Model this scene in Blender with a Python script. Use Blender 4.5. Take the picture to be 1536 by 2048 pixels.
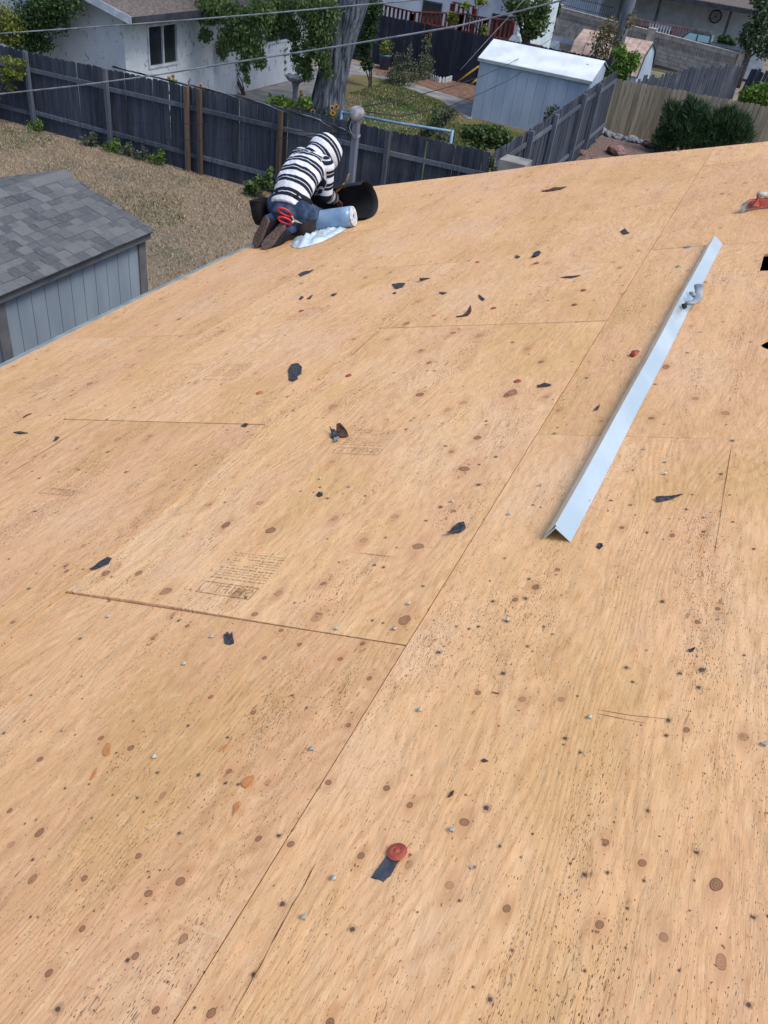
import bpy, bmesh, math, random
import numpy as np
from mathutils import Matrix, Vector, Euler
random.seed(7); RNG = np.random.default_rng(7)
scene = bpy.context.scene
for o in list(bpy.data.objects): bpy.data.objects.remove(o)
COL = scene.collection
R_ = math.radians

# ------------------------------------------------------------------ camera
CAM_H = 5.6
FPX = 1656.478                       # focal length in photograph pixels (1536 wide)
ROT = np.array([[0.9028287, -0.3387427, 0.2648656],
                [0.4136655, 0.5160419, -0.7500544],
                [0.1173936, 0.7867364, 0.6060236]])
cd = bpy.data.cameras.new('camera')
cam = bpy.data.objects.new('camera', cd); COL.objects.link(cam)
cd.sensor_fit = 'HORIZONTAL'; cd.sensor_width = 36.0; cd.lens = FPX / 1536 * 36
cd.clip_start = 0.05; cd.clip_end = 6000
m = Matrix([list(r) for r in ROT]).to_4x4(); m.translation = (0, 0, CAM_H)
cam.matrix_world = m
scene.camera = cam

# ------------------------------------------------------------------ sky, sun, exposure
SUN_EL, SUN_AZ = 58.0, 102.0          # azimuth measured from +Y towards +X
w = bpy.data.worlds.new('World'); scene.world = w; w.use_nodes = True
nt = w.node_tree; bg = nt.nodes['Background']
sky = nt.nodes.new('ShaderNodeTexSky'); sky.sky_type = 'NISHITA'; sky.sun_disc = False
sky.sun_elevation = R_(SUN_EL); sky.sun_rotation = R_(SUN_AZ)
sky.air_density = 1.0; sky.dust_density = 2.5; sky.ozone_density = 1.0
nt.links.new(sky.outputs[0], bg.inputs[0]); bg.inputs[1].default_value = 0.14
sl = bpy.data.lights.new('sun', 'SUN'); so = bpy.data.objects.new('sun', sl); COL.objects.link(so)
sl.energy = 1.5; sl.angle = R_(22); sl.color = (1.0, 0.95, 0.88)
sd = Vector((math.sin(R_(SUN_AZ))*math.cos(R_(SUN_EL)), math.cos(R_(SUN_AZ))*math.cos(R_(SUN_EL)), math.sin(R_(SUN_EL))))
so.rotation_euler = sd.to_track_quat('Z', 'Y').to_euler(); so.location = (0, 0, 30)
vs = scene.view_settings
vs.view_transform = 'Standard'; vs.look = 'None'; vs.exposure = 0.46; vs.gamma = 1.0; vs.use_curve_mapping = False

# ------------------------------------------------------------------ measuring helpers
ROOF_A = 0.326278; TA = math.tan(ROOF_A); CA = math.cos(ROOF_A); SA = math.sin(ROOF_A)
ROOF_C = 1.42543                     # the roof deck passes this far below the eye
def ray(px, py): return ROT @ np.array([px-768.0, -(py-1024.0), -FPX])
def G(px, py, z=0.0):
    d = ray(px, py); p = d*((z-CAM_H)/d[2]); return Vector((p[0], p[1], z))
def AY(px, py, Y):
    d = ray(px, py); p = d*(Y/d[1]); return Vector((p[0], p[1], p[2]+CAM_H))
def AX(px, py, X):
    d = ray(px, py); p = d*(X/d[0]); return Vector((p[0], p[1], p[2]+CAM_H))
def UV(px, py):
    d = ray(px, py); t = -ROOF_C/(d[2]-d[0]*TA); return d[0]*t/CA, d[1]*t
def RP(u, v, h=0.0):                 # roof coordinates (up-slope, along eave, above deck) to world
    return Vector((u*CA-h*SA, v, CAM_H-ROOF_C+u*SA+h*CA))
def RPX(px, py, h=0.0): u, v = UV(px, py); return RP(u, v, h)
def MPP(px, py):                     # metres per photograph pixel on the deck
    u, v = UV(px, py); p = RP(u, v)-Vector((0, 0, CAM_H)); return -(ROT.T @ np.array(p))[2]/FPX

# ------------------------------------------------------------------ object helpers
ORG = {}
def org(o): return ORG.get(o.name, Vector((0, 0, 0))) if o else Vector((0, 0, 0))
def tag(o, label, cat, group=None, kind=None):
    if label: o['label'] = label
    if cat: o['category'] = cat
    if group: o['group'] = group
    if kind: o['kind'] = kind
    return o
def thing(name, label, cat, loc, group=None):
    o = bpy.data.objects.new(name, None); COL.objects.link(o); o.empty_display_size = .2
    o.location = loc; ORG[o.name] = Vector(loc)
    return tag(o, label, cat, group)
def setm(me, mat):
    if mat is None: return
    for x in (mat if isinstance(mat, (list, tuple)) else [mat]): me.materials.append(x)
class MB:
    def __init__(s): s.v = []; s.f = []; s.mi = []; s.cur = 0
    def add(s, vs, fs):
        b = len(s.v); s.v += [tuple(p) for p in vs]
        for f in fs: s.f.append(tuple(b+i for i in f)); s.mi.append(s.cur)
        return s
    def box(s, c, d, rot=None):
        x, y, z = d[0]/2, d[1]/2, d[2]/2
        P = [Vector((i, j, k)) for i in (-x, x) for j in (-y, y) for k in (-z, z)]
        if rot is not None: P = [rot @ p for p in P]
        c = Vector(c)
        return s.add([p+c for p in P], [(0,1,3,2),(4,6,7,5),(0,4,5,1),(2,3,7,6),(0,2,6,4),(1,5,7,3)])
    def bar(s, a, b, w, h, up=(0, 0, 1)):
        a = Vector(a); b = Vector(b); d = (b-a); L = d.length; d.normalize()
        side = d.cross(Vector(up))
        if side.length < 1e-5: side = Vector((1, 0, 0))
        side.normalize(); u = side.cross(d)
        rot = Matrix((side, d, u)).transposed()
        return s.box((a+b)/2, (w, L, h), rot)
    def ring_loft(s, rings, cap=True, closed=True):
        n = len(rings[0]); vs = [p for r in rings for p in r]; fs = []
        for i in range(len(rings)-1):
            for j in range(n if closed else n-1):
                k = (j+1) % n; fs.append((i*n+j, i*n+k, (i+1)*n+k, (i+1)*n+j))
        if cap and closed:
            fs.append(tuple(range(n-1, -1, -1))); fs.append(tuple(range((len(rings)-1)*n, len(rings)*n)))
        return s.add(vs, fs)
    def tube(s, pts, r, n=8, cap=True):
        pts = [Vector(p) for p in pts]; rs = r if isinstance(r, (list, tuple)) else [r]*len(pts)
        rings = []; prev = None
        for i, p in enumerate(pts):
            t = (pts[min(i+1, len(pts)-1)]-pts[max(i-1, 0)]).normalized()
            if prev is None:
                a = t.cross(Vector((0, 0, 1)));
                if a.length < .05: a = t.cross(Vector((0, 1, 0)))
            else: a = prev - t*prev.dot(t)
            a.normalize(); prev = a; b = t.cross(a)
            rr = rs[i]; ra, rb = rr if isinstance(rr, (tuple, list)) else (rr, rr)
            rings.append([p+a*(ra*math.cos(2*math.pi*k/n))+b*(rb*math.sin(2*math.pi*k/n)) for k in range(n)])
        return s.ring_loft(rings, cap)
    def lathe(s, prof, c, n=16, axis=None):
        c = Vector(c); q = Vector((0, 0, 1)).rotation_difference(Vector(axis)) if axis is not None else None
        rings = []
        for r, z in prof:
            ring = [Vector((r*math.cos(2*math.pi*k/n), r*math.sin(2*math.pi*k/n), z)) for k in range(n)]
            rings.append([(q @ p if q else p)+c for p in ring])
        return s.ring_loft(rings, True)
    def prism(s, poly, off):
        off = Vector(off); n = len(poly); P = [Vector(p) for p in poly]
        fs = [tuple(range(n-1, -1, -1)), tuple(range(n, 2*n))]
        for i in range(n): k = (i+1) % n; fs.append((i, k, n+k, n+i))
        return s.add(P+[p+off for p in P], fs)
    def mesh(s, name, mat, o=Vector((0, 0, 0)), smooth=False):
        me = bpy.data.meshes.new(name)
        me.from_pydata([(p[0]-o[0], p[1]-o[1], p[2]-o[2]) for p in s.v], [], s.f)
        setm(me, mat)
        if any(s.mi): me.polygons.foreach_set('material_index', s.mi)
        if smooth: me.polygons.foreach_set('use_smooth', [True]*len(me.polygons))
        bm = bmesh.new(); bm.from_mesh(me); bmesh.ops.recalc_face_normals(bm, faces=bm.faces); bm.to_mesh(me); bm.free()
        me.update(); return me
    def build(s, name, mat, parent=None, smooth=False, bevel=0):
        if parent is not None: o = org(parent)
        else:
            a = np.array(s.v); o = Vector(((a[:, 0].min()+a[:, 0].max())/2, (a[:, 1].min()+a[:, 1].max())/2, a[:, 2].min()))
        me = s.mesh(name, mat, o, smooth)
        ob = bpy.data.objects.new(name, me); COL.objects.link(ob)
        if parent is not None: ob.parent = parent; ORG[ob.name] = o
        else: ob.location = o; ORG[ob.name] = o
        if bevel:
            bv = ob.modifiers.new('bevel', 'BEVEL'); bv.width = bevel; bv.segments = 2; bv.limit_method = 'ANGLE'
        return ob
def piece(name, me, parent, loc, rot=(0, 0, 0), sc=(1, 1, 1)):   # shares mesh data between alike pieces
    ob = bpy.data.objects.new(name, me); COL.objects.link(ob); ob.parent = parent
    ob.location = Vector(loc)-org(parent); ob.rotation_euler = rot; ob.scale = sc
    ORG[ob.name] = Vector(loc); return ob
def np_obj(name, V, F, mat, parent=None, smooth=False, o=None):
    V = np.asarray(V, float)
    if o is None:
        o = org(parent) if parent is not None else Vector((V[:, 0].mean(), V[:, 1].mean(), V[:, 2].min()))
    me = bpy.data.meshes.new(name); F = np.asarray(F); k = F.shape[1]
    me.vertices.add(len(V)); me.vertices.foreach_set('co', (V-np.array(o)).astype(np.float32).ravel())
    me.loops.add(F.size); me.loops.foreach_set('vertex_index', F.astype(np.int32).ravel())
    me.polygons.add(len(F)); me.polygons.foreach_set('loop_start', np.arange(0, F.size, k, dtype=np.int32))
    me.polygons.foreach_set('loop_total', np.full(len(F), k, np.int32))
    if smooth: me.polygons.foreach_set('use_smooth', np.ones(len(F), bool))
    if not smooth: me.polygons.foreach_set('use_smooth', np.zeros(len(F), bool))
    me.update(calc_edges=True); me.validate(); setm(me, mat)
    ob = bpy.data.objects.new(name, me); COL.objects.link(ob)
    if parent is not None: ob.parent = parent
    else: ob.location = o
    ORG[ob.name] = Vector(o); return ob

# ------------------------------------------------------------------ material helpers
class NT:
    def __init__(s, name):
        s.m = bpy.data.materials.new(name); s.m.use_nodes = True; s.t = s.m.node_tree
        s.b = s.t.nodes['Principled BSDF']; s.out = s.t.nodes['Material Output']
    def n(s, ty, **kw):
        x = s.t.nodes.new(ty)
        for k, v in kw.items(): setattr(x, k, v)
        return x
    def put(s, sock, v):
        if isinstance(v, bpy.types.NodeSocket): s.t.links.new(v, sock)
        elif v is not None:
            try: sock.default_value = v
            except Exception: sock.default_value = tuple(v)+(1,)
    def math(s, op, a, b=None, c=None, clamp=False):
        x = s.n('ShaderNodeMath', operation=op); x.use_clamp = clamp
        s.put(x.inputs[0], a); s.put(x.inputs[1], b); s.put(x.inputs[2], c); return x.outputs[0]
    def mix(s, f, a, b, mode='MIX'):
        x = s.n('ShaderNodeMix', data_type='RGBA', blend_type=mode)
        s.put(x.inputs[0], f); s.put(x.inputs[6], rgba(a)); s.put(x.inputs[7], rgba(b)); return x.outputs[2]
    def comb(s, x, y, z):
        c = s.n('ShaderNodeCombineXYZ'); s.put(c.inputs[0], x); s.put(c.inputs[1], y); s.put(c.inputs[2], z); return c.outputs[0]
    def sep(s, v):
        c = s.n('ShaderNodeSeparateXYZ'); s.put(c.inputs[0], v); return c.outputs
    def noise(s, v, scale=1, detail=2, rough=.5, dist=0):
        x = s.n('ShaderNodeTexNoise'); s.put(x.inputs['Vector'], v); x.inputs['Scale'].default_value = scale
        x.inputs['Detail'].default_value = detail; x.inputs['Roughness'].default_value = rough; x.inputs['Distortion'].default_value = dist
        return x.outputs[0]
    def mr(s, v, a, b, c=0.0, d=1.0):
        x = s.n('ShaderNodeMapRange'); x.interpolation_type = 'SMOOTHSTEP'
        s.put(x.inputs[0], v); s.put(x.inputs[1], a); s.put(x.inputs[2], b); s.put(x.inputs[3], c); s.put(x.inputs[4], d); return x.outputs[0]
    def attr(s, name): return s.n('ShaderNodeAttribute', attribute_name=name)
    def obj(s): return s.n('ShaderNodeTexCoord').outputs['Object']
    def pos(s): return s.n('ShaderNodeNewGeometry').outputs['Position']
    def rnd(s): return s.n('ShaderNodeObjectInfo').outputs['Random']
    def island(s): return s.n('ShaderNodeNewGeometry').outputs['Random Per Island']
    def scale(s, v, k):
        x = s.n('ShaderNodeVectorMath', operation='MULTIPLY'); s.put(x.inputs[0], v); x.inputs[1].default_value = k; return x.outputs[0]
    def bump(s, h, strength=.3, dist=.01):
        x = s.n('ShaderNodeBump'); x.inputs['Strength'].default_value = strength; x.inputs['Distance'].default_value = dist
        s.put(x.inputs['Height'], h); s.t.links.new(x.outputs[0], s.b.inputs['Normal'])
    def fin(s, col, rough=.7, spec=.3, metal=0.0):
        s.put(s.b.inputs['Base Color'], rgba(col)); s.put(s.b.inputs['Roughness'], rough)
        s.put(s.b.inputs['Specular IOR Level'], spec); s.put(s.b.inputs['Metallic'], metal); return s.m
def rgba(c):
    if isinstance(c, (tuple, list)) and len(c) == 3: return (c[0], c[1], c[2], 1.0)
    return c
def srgb(r, g, b):
    return tuple(((x/255/12.92) if x/255 <= .04045 else ((x/255+.055)/1.055)**2.4) for x in (r, g, b))
def noisy(name, c1, c2, scale=6, rough=.7, spec=.3, bump=.0, stretch=(1, 1, 1), detail=4, pervar=.0, metal=0.0, lo=.35, hi=.65, bdist=.01):
    t = NT(name); co = t.scale(t.pos(), stretch)
    f = t.mr(t.noise(co, scale, detail), lo, hi); c = t.mix(f, c1, c2)
    if pervar:
        k = t.math('MULTIPLY_ADD', t.rnd(), 2*pervar, 1-pervar); c = t.mix(1.0, c, t.comb(k, k, k), 'MULTIPLY')
    if bump: t.bump(t.noise(co, scale*3, detail), bump, bdist)
    return t.fin(c, rough, spec, metal)
def leaf_mat(name, dark, light, rough=.55, trans=.25):
    t = NT(name); f = t.island(); f2 = t.noise(t.pos(), 1.7, 2)
    k = t.math('ADD', t.math('MULTIPLY', f, .7), t.math('MULTIPLY', f2, .5), None, True)
    c = t.mix(k, dark, light); t.fin(c, rough, .35)
    t.b.inputs['Transmission Weight'].default_value = 0
    tr = t.n('ShaderNodeBsdfTranslucent'); t.put(tr.inputs[0], t.mix(.4, c, light))
    ms = t.n('ShaderNodeMixShader'); ms.inputs[0].default_value = trans
    t.t.links.new(t.b.outputs[0], ms.inputs[1]); t.t.links.new(tr.outputs[0], ms.inputs[2]); t.t.links.new(ms.outputs[0], t.out.inputs[0])
    return t.m
# ================================================================== the house under the roofers: deck of plywood sheets
def plywood():
    t = NT('plywood')
    u, v, s = t.sep(t.attr('puv').outputs['Vector'])
    kx, ky, kr = t.sep(t.attr('knot').outputs['Vector'])
    sx, sy, sr = t.sep(t.attr('spot').outputs['Vector'])
    wob = t.math('SUBTRACT', t.noise(t.comb(t.math('MULTIPLY', u, 45), t.math('MULTIPLY', v, 30), s), 1, 2), .5)
    ex = t.math('DIVIDE', kx, kr); asp = t.math('MULTIPLY_ADD', t.math('FRACT', t.math('MULTIPLY', kr, 3331.0)), .75, .85); ey = t.math('DIVIDE', ky, t.math('MULTIPLY', kr, asp))
    d0 = t.math('SQRT', t.math('ADD', t.math('MULTIPLY', ex, ex), t.math('MULTIPLY', ey, ey)))
    d = t.math('ADD', d0, t.math('MULTIPLY', wob, .95))
    ey2 = t.math('DIVIDE', ky, t.math('MULTIPLY', kr, 2.6))
    dl2 = t.math('ADD', t.math('MULTIPLY', ex, ex), t.math('MULTIPLY', ey2, ey2))
    fall = t.math('POWER', 2.718, t.math('MULTIPLY', dl2, -.10))
    u2 = t.math('SUBTRACT', u, t.math('MULTIPLY', kx, t.math('MULTIPLY', fall, .85)))
    P = lambda a, b, c=0.0: t.comb(t.math('MULTIPLY', u2, a), t.math('MULTIPLY', v, b), t.math('ADD', s, c))
    # flat-sawn figure: contour lines of a slow field
    n1 = t.noise(P(2.4, .55), 1, 2, .4, .2)
    ph = t.math('ADD', t.math('MULTIPLY', n1, 46), t.math('MULTIPLY', u2, 26))
    wv = t.math('MULTIPLY_ADD', t.math('SINE', t.math('MULTIPLY', ph, 6.283)), .5, .5)
    wl = t.math('POWER', wv, 2.2)
    figm = t.mr(t.noise(P(1.6, .7, 11), 1, 2), .38, .62, .15, 1.0)
    fib = t.noise(P(520, 9), 1, 2, .6)
    fib2 = t.noise(P(130, 2.4, 4), 1, 3, .65)
    tone = t.noise(P(5, .7, 7), 1, 2)
    blot = t.noise(t.comb(t.math('MULTIPLY', u, 2.3), t.math('MULTIPLY', v, 1.4), s), 1, 3, .6)
    c = t.mix(t.mr(tone, .3, .7), srgb(236, 192, 140), srgb(229, 183, 138))
    c = t.mix(t.math('MULTIPLY', t.mr(blot, .48, .68), .85), c, srgb(220, 178, 122))
    c = t.mix(t.math('MULTIPLY', t.mr(blot, .5, .3), .55), c, srgb(235, 198, 158))
    sh = t.math('MULTIPLY_ADD', t.math('FRACT', t.math('MULTIPLY', s, 3.713)), .13, .90)
    c = t.mix(1.0, c, t.comb(t.math('POWER', sh, .8), t.math('POWER', sh, 1.1), t.math('POWER', sh, .9)), 'MULTIPLY')
    pk = t.math('FRACT', t.math('MULTIPLY', s, 7.913)); c = t.mix(t.math('MULTIPLY', pk, .5), c, t.mix(1.0, c, (.99, .955, 1.04), 'MULTIPLY'))
    c = t.mix(t.math('MULTIPLY', t.math('MULTIPLY', wl, figm), .24), c, srgb(186, 134, 80))
    c = t.mix(t.mr(fib, .50, .78, 0, .5), c, srgb(172, 122, 76))
    c = t.mix(t.mr(fib2, .54, .82, 0, .38), c, srgb(194, 146, 98))
    c = t.mix(t.mr(fib2, .46, .22, 0, .28), c, srgb(243, 211, 170))
    mot = t.noise(P(46, 17, 15), 1, 3, .65)
    c = t.mix(t.mr(mot, .52, .74, 0, .42), c, srgb(192, 138, 86))
    c = t.mix(t.mr(mot, .46, .26, 0, .3), c, srgb(244, 212, 168))
    # short dark weather checks along the grain, in patches
    dn = t.noise(P(470, 105, 2), 1, 1, .5)
    dm = t.mr(t.noise(P(9, 1.6, 5), 1, 3, .6), .42, .72)
    dth = t.math('MULTIPLY_ADD', dm, -.095, .71)
    dash = t.mr(dn, dth, t.math('ADD', dth, .02))
    c = t.mix(t.math('MULTIPLY', dash, .86), c, srgb(86, 60, 44))
    dn2 = t.noise(P(230, 27, 8), 1, 1.0, .5)
    dash2 = t.mr(dn2, t.math('ADD', dth, .02), t.math('ADD', dth, .05))
    c = t.mix(t.math('MULTIPLY', dash2, .5), c, srgb(100, 70, 50))
    # pale scuffs across the sheet
    sc = t.noise(t.comb(t.math('MULTIPLY', u, 3.0), t.math('MULTIPLY', v, 60), s), 1, 2, .7)
    scm = t.mr(t.noise(t.comb(t.math('MULTIPLY', u, 4), t.math('MULTIPLY', v, 3), t.math('ADD', s, 21)), 1, 2), .58, .7)
    c = t.mix(t.math('MULTIPLY', t.math('MULTIPLY', t.mr(sc, .62, .72), scm), .28), c, srgb(243, 215, 178))
    # knots
    c = t.mix(t.mr(t.math('ADD', t.math('SQRT', dl2), t.math('MULTIPLY', wob, 1.2)), 2.6, .7, 0, .40), c, srgb(192, 140, 100))
    ring = t.math('MULTIPLY_ADD', t.math('SINE', t.math('MULTIPLY', d, 15)), .5, .5)
    kc = t.mix(ring, srgb(166, 124, 94), srgb(124, 86, 62))
    kc = t.mix(t.mr(t.math('ABSOLUTE', t.math('SUBTRACT', d, .86)), .15, .02), kc, srgb(108, 72, 54))
    kin = t.mr(d, 1.08, .92)
    soft = t.mr(t.math('FRACT', t.math('MULTIPLY', kr, 977.0)), .1, .9, .4, .88)
    c = t.mix(t.math('MULTIPLY', kin, soft), c, kc)
    # nail holes with black stain
    wb2 = t.math('SUBTRACT', t.noise(t.comb(t.math('MULTIPLY', u, 260), t.math('MULTIPLY', v, 130), s), 1, 2), .5)
    sdist = t.math('DIVIDE', t.math('SQRT', t.math('ADD', t.math('MULTIPLY', sx, sx), t.math('MULTIPLY', sy, sy))), sr)
    sdd = t.math('ADD', sdist, t.math('MULTIPLY', wb2, 1.5))
    c = t.mix(t.mr(sdd, 1.15, .6, 0, .9), c, srgb(44, 38, 36))
    c = t.mix(t.mr(t.math('ADD', sdist, t.math('MULTIPLY', wb2, 3.5)), 2.1, 1.2, 0, .4), c, srgb(110, 92, 76))
    h = t.math('SUBTRACT', t.math('MULTIPLY', fib, .35), t.math('ADD', t.math('MULTIPLY', dash, .9), t.math('ADD', t.math('MULTIPLY', wl, .18), t.math('MULTIPLY', kin, -.15))))
    big = t.noise(t.comb(t.math('MULTIPLY', u, 13), t.math('MULTIPLY', v, 7), s), 1, 2, .5)
    h = t.math('ADD', h, t.math('ADD', t.math('MULTIPLY', big, 6.0), t.math('MULTIPLY', mot, 1.6)))
    t.bump(h, .6, .0028)
    return t.fin(c, .72, .22)
PLY = plywood()

KNOTS = [(727,1081,10),(836,1092,14),(635,1235,14),(810,1240,16),(790,1033,9),(670,1037,8),(908,1022,6),(956,1386,7),(1044,1399,10),(1122,1400,8),
(1031,1199,7),(1071,1174,7),(738,1357,6),(681,1318,5),(600,1289,6),(725,1287,6),(1115,1140,5),(646,1168,4),(1488,1475,11),(1374,1461,8),(929,1645,12),
(819,1610,6),(773,1576,6),(899,1771,11),(818,1731,9),(1211,1685,7),(1285,1727,8),(1433,1770,14),(1014,1818,7),(1200,1850,7),(1327,1875,11),(1442,1925,13),
(202,1476,6),(80,1519,8),(262,1495,9),(325,1591,8),(458,1542,7),(535,1565,8),(80,1665,10),(22,1690,9),(65,1759,9),(169,1757,7),(277,1712,7),(360,1762,12),
(297,1787,11),(165,1857,6),(367,1877,10),(582,1689,7),(657,1565,5),(722,1712,7),(422,2027,10),(312,2020,8),(517,1677,6),(660,2045,8),(270,1912,4),(97,1946,4),
(422,1394,4),(507,1425,6),(697,1450,5),(20,1622,5),(332,1185,13),(477,1187,14),(557,1187,10),(510,1230,9),(212,1147,10),(277,1147,8),(452,1050,9),(542,1061,13),
(417,1010,8),(520,1007,9),(665,924,9),(345,1230,6),(375,1252,5),(306,1278,5),(529,1316,5),(132,1131,6),(167,1091,5),(347,972,5),(562,1261,6),(929,938,13),
(903,903,7),(955,875,9),(927,806,9),(895,820,9),(1021,787,14),(666,814,10),(840,790,9),(842,703,9),(906,666,8),(958,672,8),(1056,698,9),(858,726,6),(775,679,7),
(1090,794,8),(1082,724,7),(1395,1245,6),(1436,1218,6),(1244,1056,5),(1345,1072,6),(1260,1010,5)]
SPOTS = [(875,1376,3),(917,1374,3),(872,1452,3),(998,1452,3),(1127,1490,4),(1160,1506,7),(1336,1442,8),(1282,1452,3),(1409,1548,3),(1155,1393,4),(1265,1365,6),
(1295,1622,7),(1319,1673,4),(1228,1645,4),(1288,1762,6),(1389,1761,3),(1379,1822,4),(1240,1812,5),(1254,1817,6),(1185,1863,3),(1024,1902,6),(1169,1943,5),(1358,1942,5),
(946,1975,5),(981,2000,10),(1072,1982,4),(1498,2011,10),(1041,1715,4),(835,1825,4),(820,1710,5),(823,1550,3),(931,1590,4),(938,1586,4),(1065,1668,4),(1251,1897,5),
(918,1802,6),(130,1577,5),(274,1596,5),(287,1624,4),(358,1666,7),(72,1640,4),(50,1648,4),(225,1590,4),(61,1834,5),(75,1834,5),(335,1963,6),(296,1743,4),(320,1741,4),
(299,1754,5),(115,2018,13),(389,2015,5),(7,1466,6),(164,1397,3),(376,1451,6),(266,1442,4),(583,1391,6),(541,1388,3),(450,1566,6),(632,1426,3),(703,1425,3),
(767,1135,7),(766,1246,5),(678,1125,4),(654,1078,4),(793,1095,4),(1051,1197,8),(1081,1015,4),(1066,1010,5),(1009,1117,4),(980,1162,4),(1014,1243,6),(1055,1293,6),(1065,1303,4),
(876,1376,5),(916,1375,4),(751,1391,4),(1087,1253,5),(1202,1092,4),(655,997,6),(640,975,5),(1178,1010,4),(1430,1095,4)]
def rake_v(u): return float(np.interp(u, [-4.1, -3.3, -2.65, -2.2, -1.77, -1.2, -.76, -.33, .02, 1.0, 3.3], [8.47, 8.47, 8.47, 8.52, 8.54, 8.50, 8.43, 8.38, 8.35, 8.36, 8.40]))
def eave_u(v): return float(np.interp(v, [-4, 3.4, 4.9, 5.5, 6.2, 8.5], [-4.11, -4.11, -4.075, -4.02, -3.97, -3.86]))

house = thing('house', 'house in the foreground with its whole roof stripped to bare plywood', 'house', (2.6, 2.5, 0))
KN = [(*UV(x, y), max(r*MPP(x, y)*.84, .007)) for x, y, r in KNOTS]
SP = [(*UV(x, y), max(r*MPP(x, y)*.55, .002)) for x, y, r in SPOTS]
HOLES = []
def sheet(u0, u1, v0, v1, idx, cell, near):
    nu = max(2, round((u1-u0)/cell)); nv = max(2, round((v1-v0)/cell))
    us = np.linspace(u0, u1, nu+1); vs_ = np.linspace(v0, v1, nv+1)
    U, V = np.meshgrid(us, vs_, indexing='ij')
    last = v1 > 8.2; first = u0 < -4
    if last:
        f = np.vectorize(rake_v)(U); V = v0+(V-v0)*(f-v0)/(v1-v0)
    if first:
        f = np.vectorize(eave_u)(V); U = f+(U-u0)*(u1-f)/(u1-u0)
    Hh = .0005*np.sin(U*5.1+idx)+.0006*np.sin(V*10.3+idx*2)+.0008*math.sin(idx*7.7)
    if idx == 'T': pass
    if abs(v0-1.452) < .02 and abs(u0+1.638) < .02:
        Hh += .008*np.exp(-((V-v0)/.06)**2)*np.exp(-((U+1.35)/.42)**2)
    ou, ov = (idx*1.37) % 5, (idx*2.11) % 7
    kn = [(k[0], k[1], k[2]) for k in KN if u0 <= k[0] <= u1 and v0 <= k[1] <= v1]
    sp = [(k[0], k[1], k[2]) for k in SP if u0 <= k[0] <= u1 and v0 <= k[1] <= v1]
    rg = np.random.default_rng(idx+50)
    extra = 0 if len(kn) > 9 else (8 if len(kn) > 3 else 14)
    for _ in range(extra): kn.append((rg.uniform(u0, u1), rg.uniform(v0, v1), rg.uniform(.005, .016)))
    for _ in range(46): sp.append((rg.uniform(u0, u1), rg.uniform(v0, v1), abs(rg.normal(.0030, .0014))+.0014))
    for rv in np.arange(v0+.1, v1, .61):
        for _ in range(7): sp.append((rg.uniform(u0, u1), rv+rg.normal(0, .008), rg.uniform(.002, .0045)))
    kn = np.array(kn); sp = np.array(sp)
    n2 = nv+1; I = np.arange(nu)[:, None]*n2+np.arange(nv)[None, :]
    F = np.stack([I, I+n2, I+n2+1, I+1], -1).reshape(-1, 4)
    P = np.stack([U.ravel(), V.ravel(), Hh.ravel()], -1)
    keep = np.ones(len(F), bool); fc = P[F].mean(1)
    for h in HOLES:
        if h[0] == 'r': keep &= ~((fc[:, 0] > h[1]) & (fc[:, 0] < h[2]) & (fc[:, 1] > h[3]) & (fc[:, 1] < h[4]))
        else:
            dd = np.hypot(fc[:, 0]-h[1], fc[:, 1]-h[2]); inside = dd < h[3]
            if inside.any():
                keep &= ~inside
                bv = np.intersect1d(np.unique(F[inside]), np.unique(F[~inside & (dd < h[3]*1.5)]))
                for b in bv:
                    w = P[b, :2]-np.array(h[1:3]); P[b, :2] = np.array(h[1:3])+w/np.linalg.norm(w)*h[3]
    F = F[keep]; fc = P[F].mean(1)
    def near_attr(pts, wy):
        best = np.full(len(F), 1e9); bi = np.zeros(len(F), int)
        for i, p in enumerate(pts):
            q = np.hypot(fc[:, 0]-p[0], (fc[:, 1]-p[1])*wy)/max(p[2], .004)**.5
            m_ = q < best; best[m_] = q[m_]; bi[m_] = i
        pp = pts[bi]; c = P[F]
        return np.stack([c[..., 0]-pp[:, None, 0], c[..., 1]-pp[:, None, 1], np.repeat(pp[:, None, 2], 4, 1)], -1)
    ka = near_attr(kn, .5); sa = near_attr(sp, .8)
    W = np.stack([P[:, 0]*CA-P[:, 2]*SA, P[:, 1], CAM_H-ROOF_C+P[:, 0]*SA+P[:, 2]*CA], -1)
    # thickness: skirt of boundary edges
    E = {}
    for f in F:
        for a, b in ((f[0], f[1]), (f[1], f[2]), (f[2], f[3]), (f[3], f[0])):
            k = (min(a, b), max(a, b)); E[k] = None if k in E else (a, b)
    B = [e for e in E.values() if e is not None]
    nb = len(W); low = {}; extraV = []; skF = []
    for a, b in B:
        for q in (a, b):
            if q not in low:
                low[q] = nb+len(extraV); extraV.append(W[q]-np.array([-SA, 0, CA])*.0125)
        skF.append((b, a, low[a], low[b]))
    allV = np.vstack([W, np.array(extraV)]); allF = np.vstack([F, np.array(skF)])
    o = np_obj('plywood_sheet', allV, allF, PLY, house, o=org(house))
    me = o.data
    pu = np.zeros((len(allV), 3), np.float32); pu[:nb, 0] = P[:, 0]+ou; pu[:nb, 1] = P[:, 1]+ov; pu[:, 2] = idx*3.17
    for q, l in low.items(): pu[l] = pu[q]
    at = me.attributes.new('puv', 'FLOAT_VECTOR', 'POINT'); at.data.foreach_set('vector', pu.ravel())
    def corner(nm, arr):
        full = np.zeros((len(allF), 4, 3), np.float32); full[:, :, :] = (9, 9, .01); full[:len(F)] = arr
        at = me.attributes.new(nm, 'FLOAT_VECTOR', 'CORNER'); at.data.foreach_set('vector', full.ravel())
    if len(me.loops) == len(allF)*4: corner('knot', ka); corner('spot', sa)
    else: print('SHEET LOOPS MISMATCH', idx)
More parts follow.
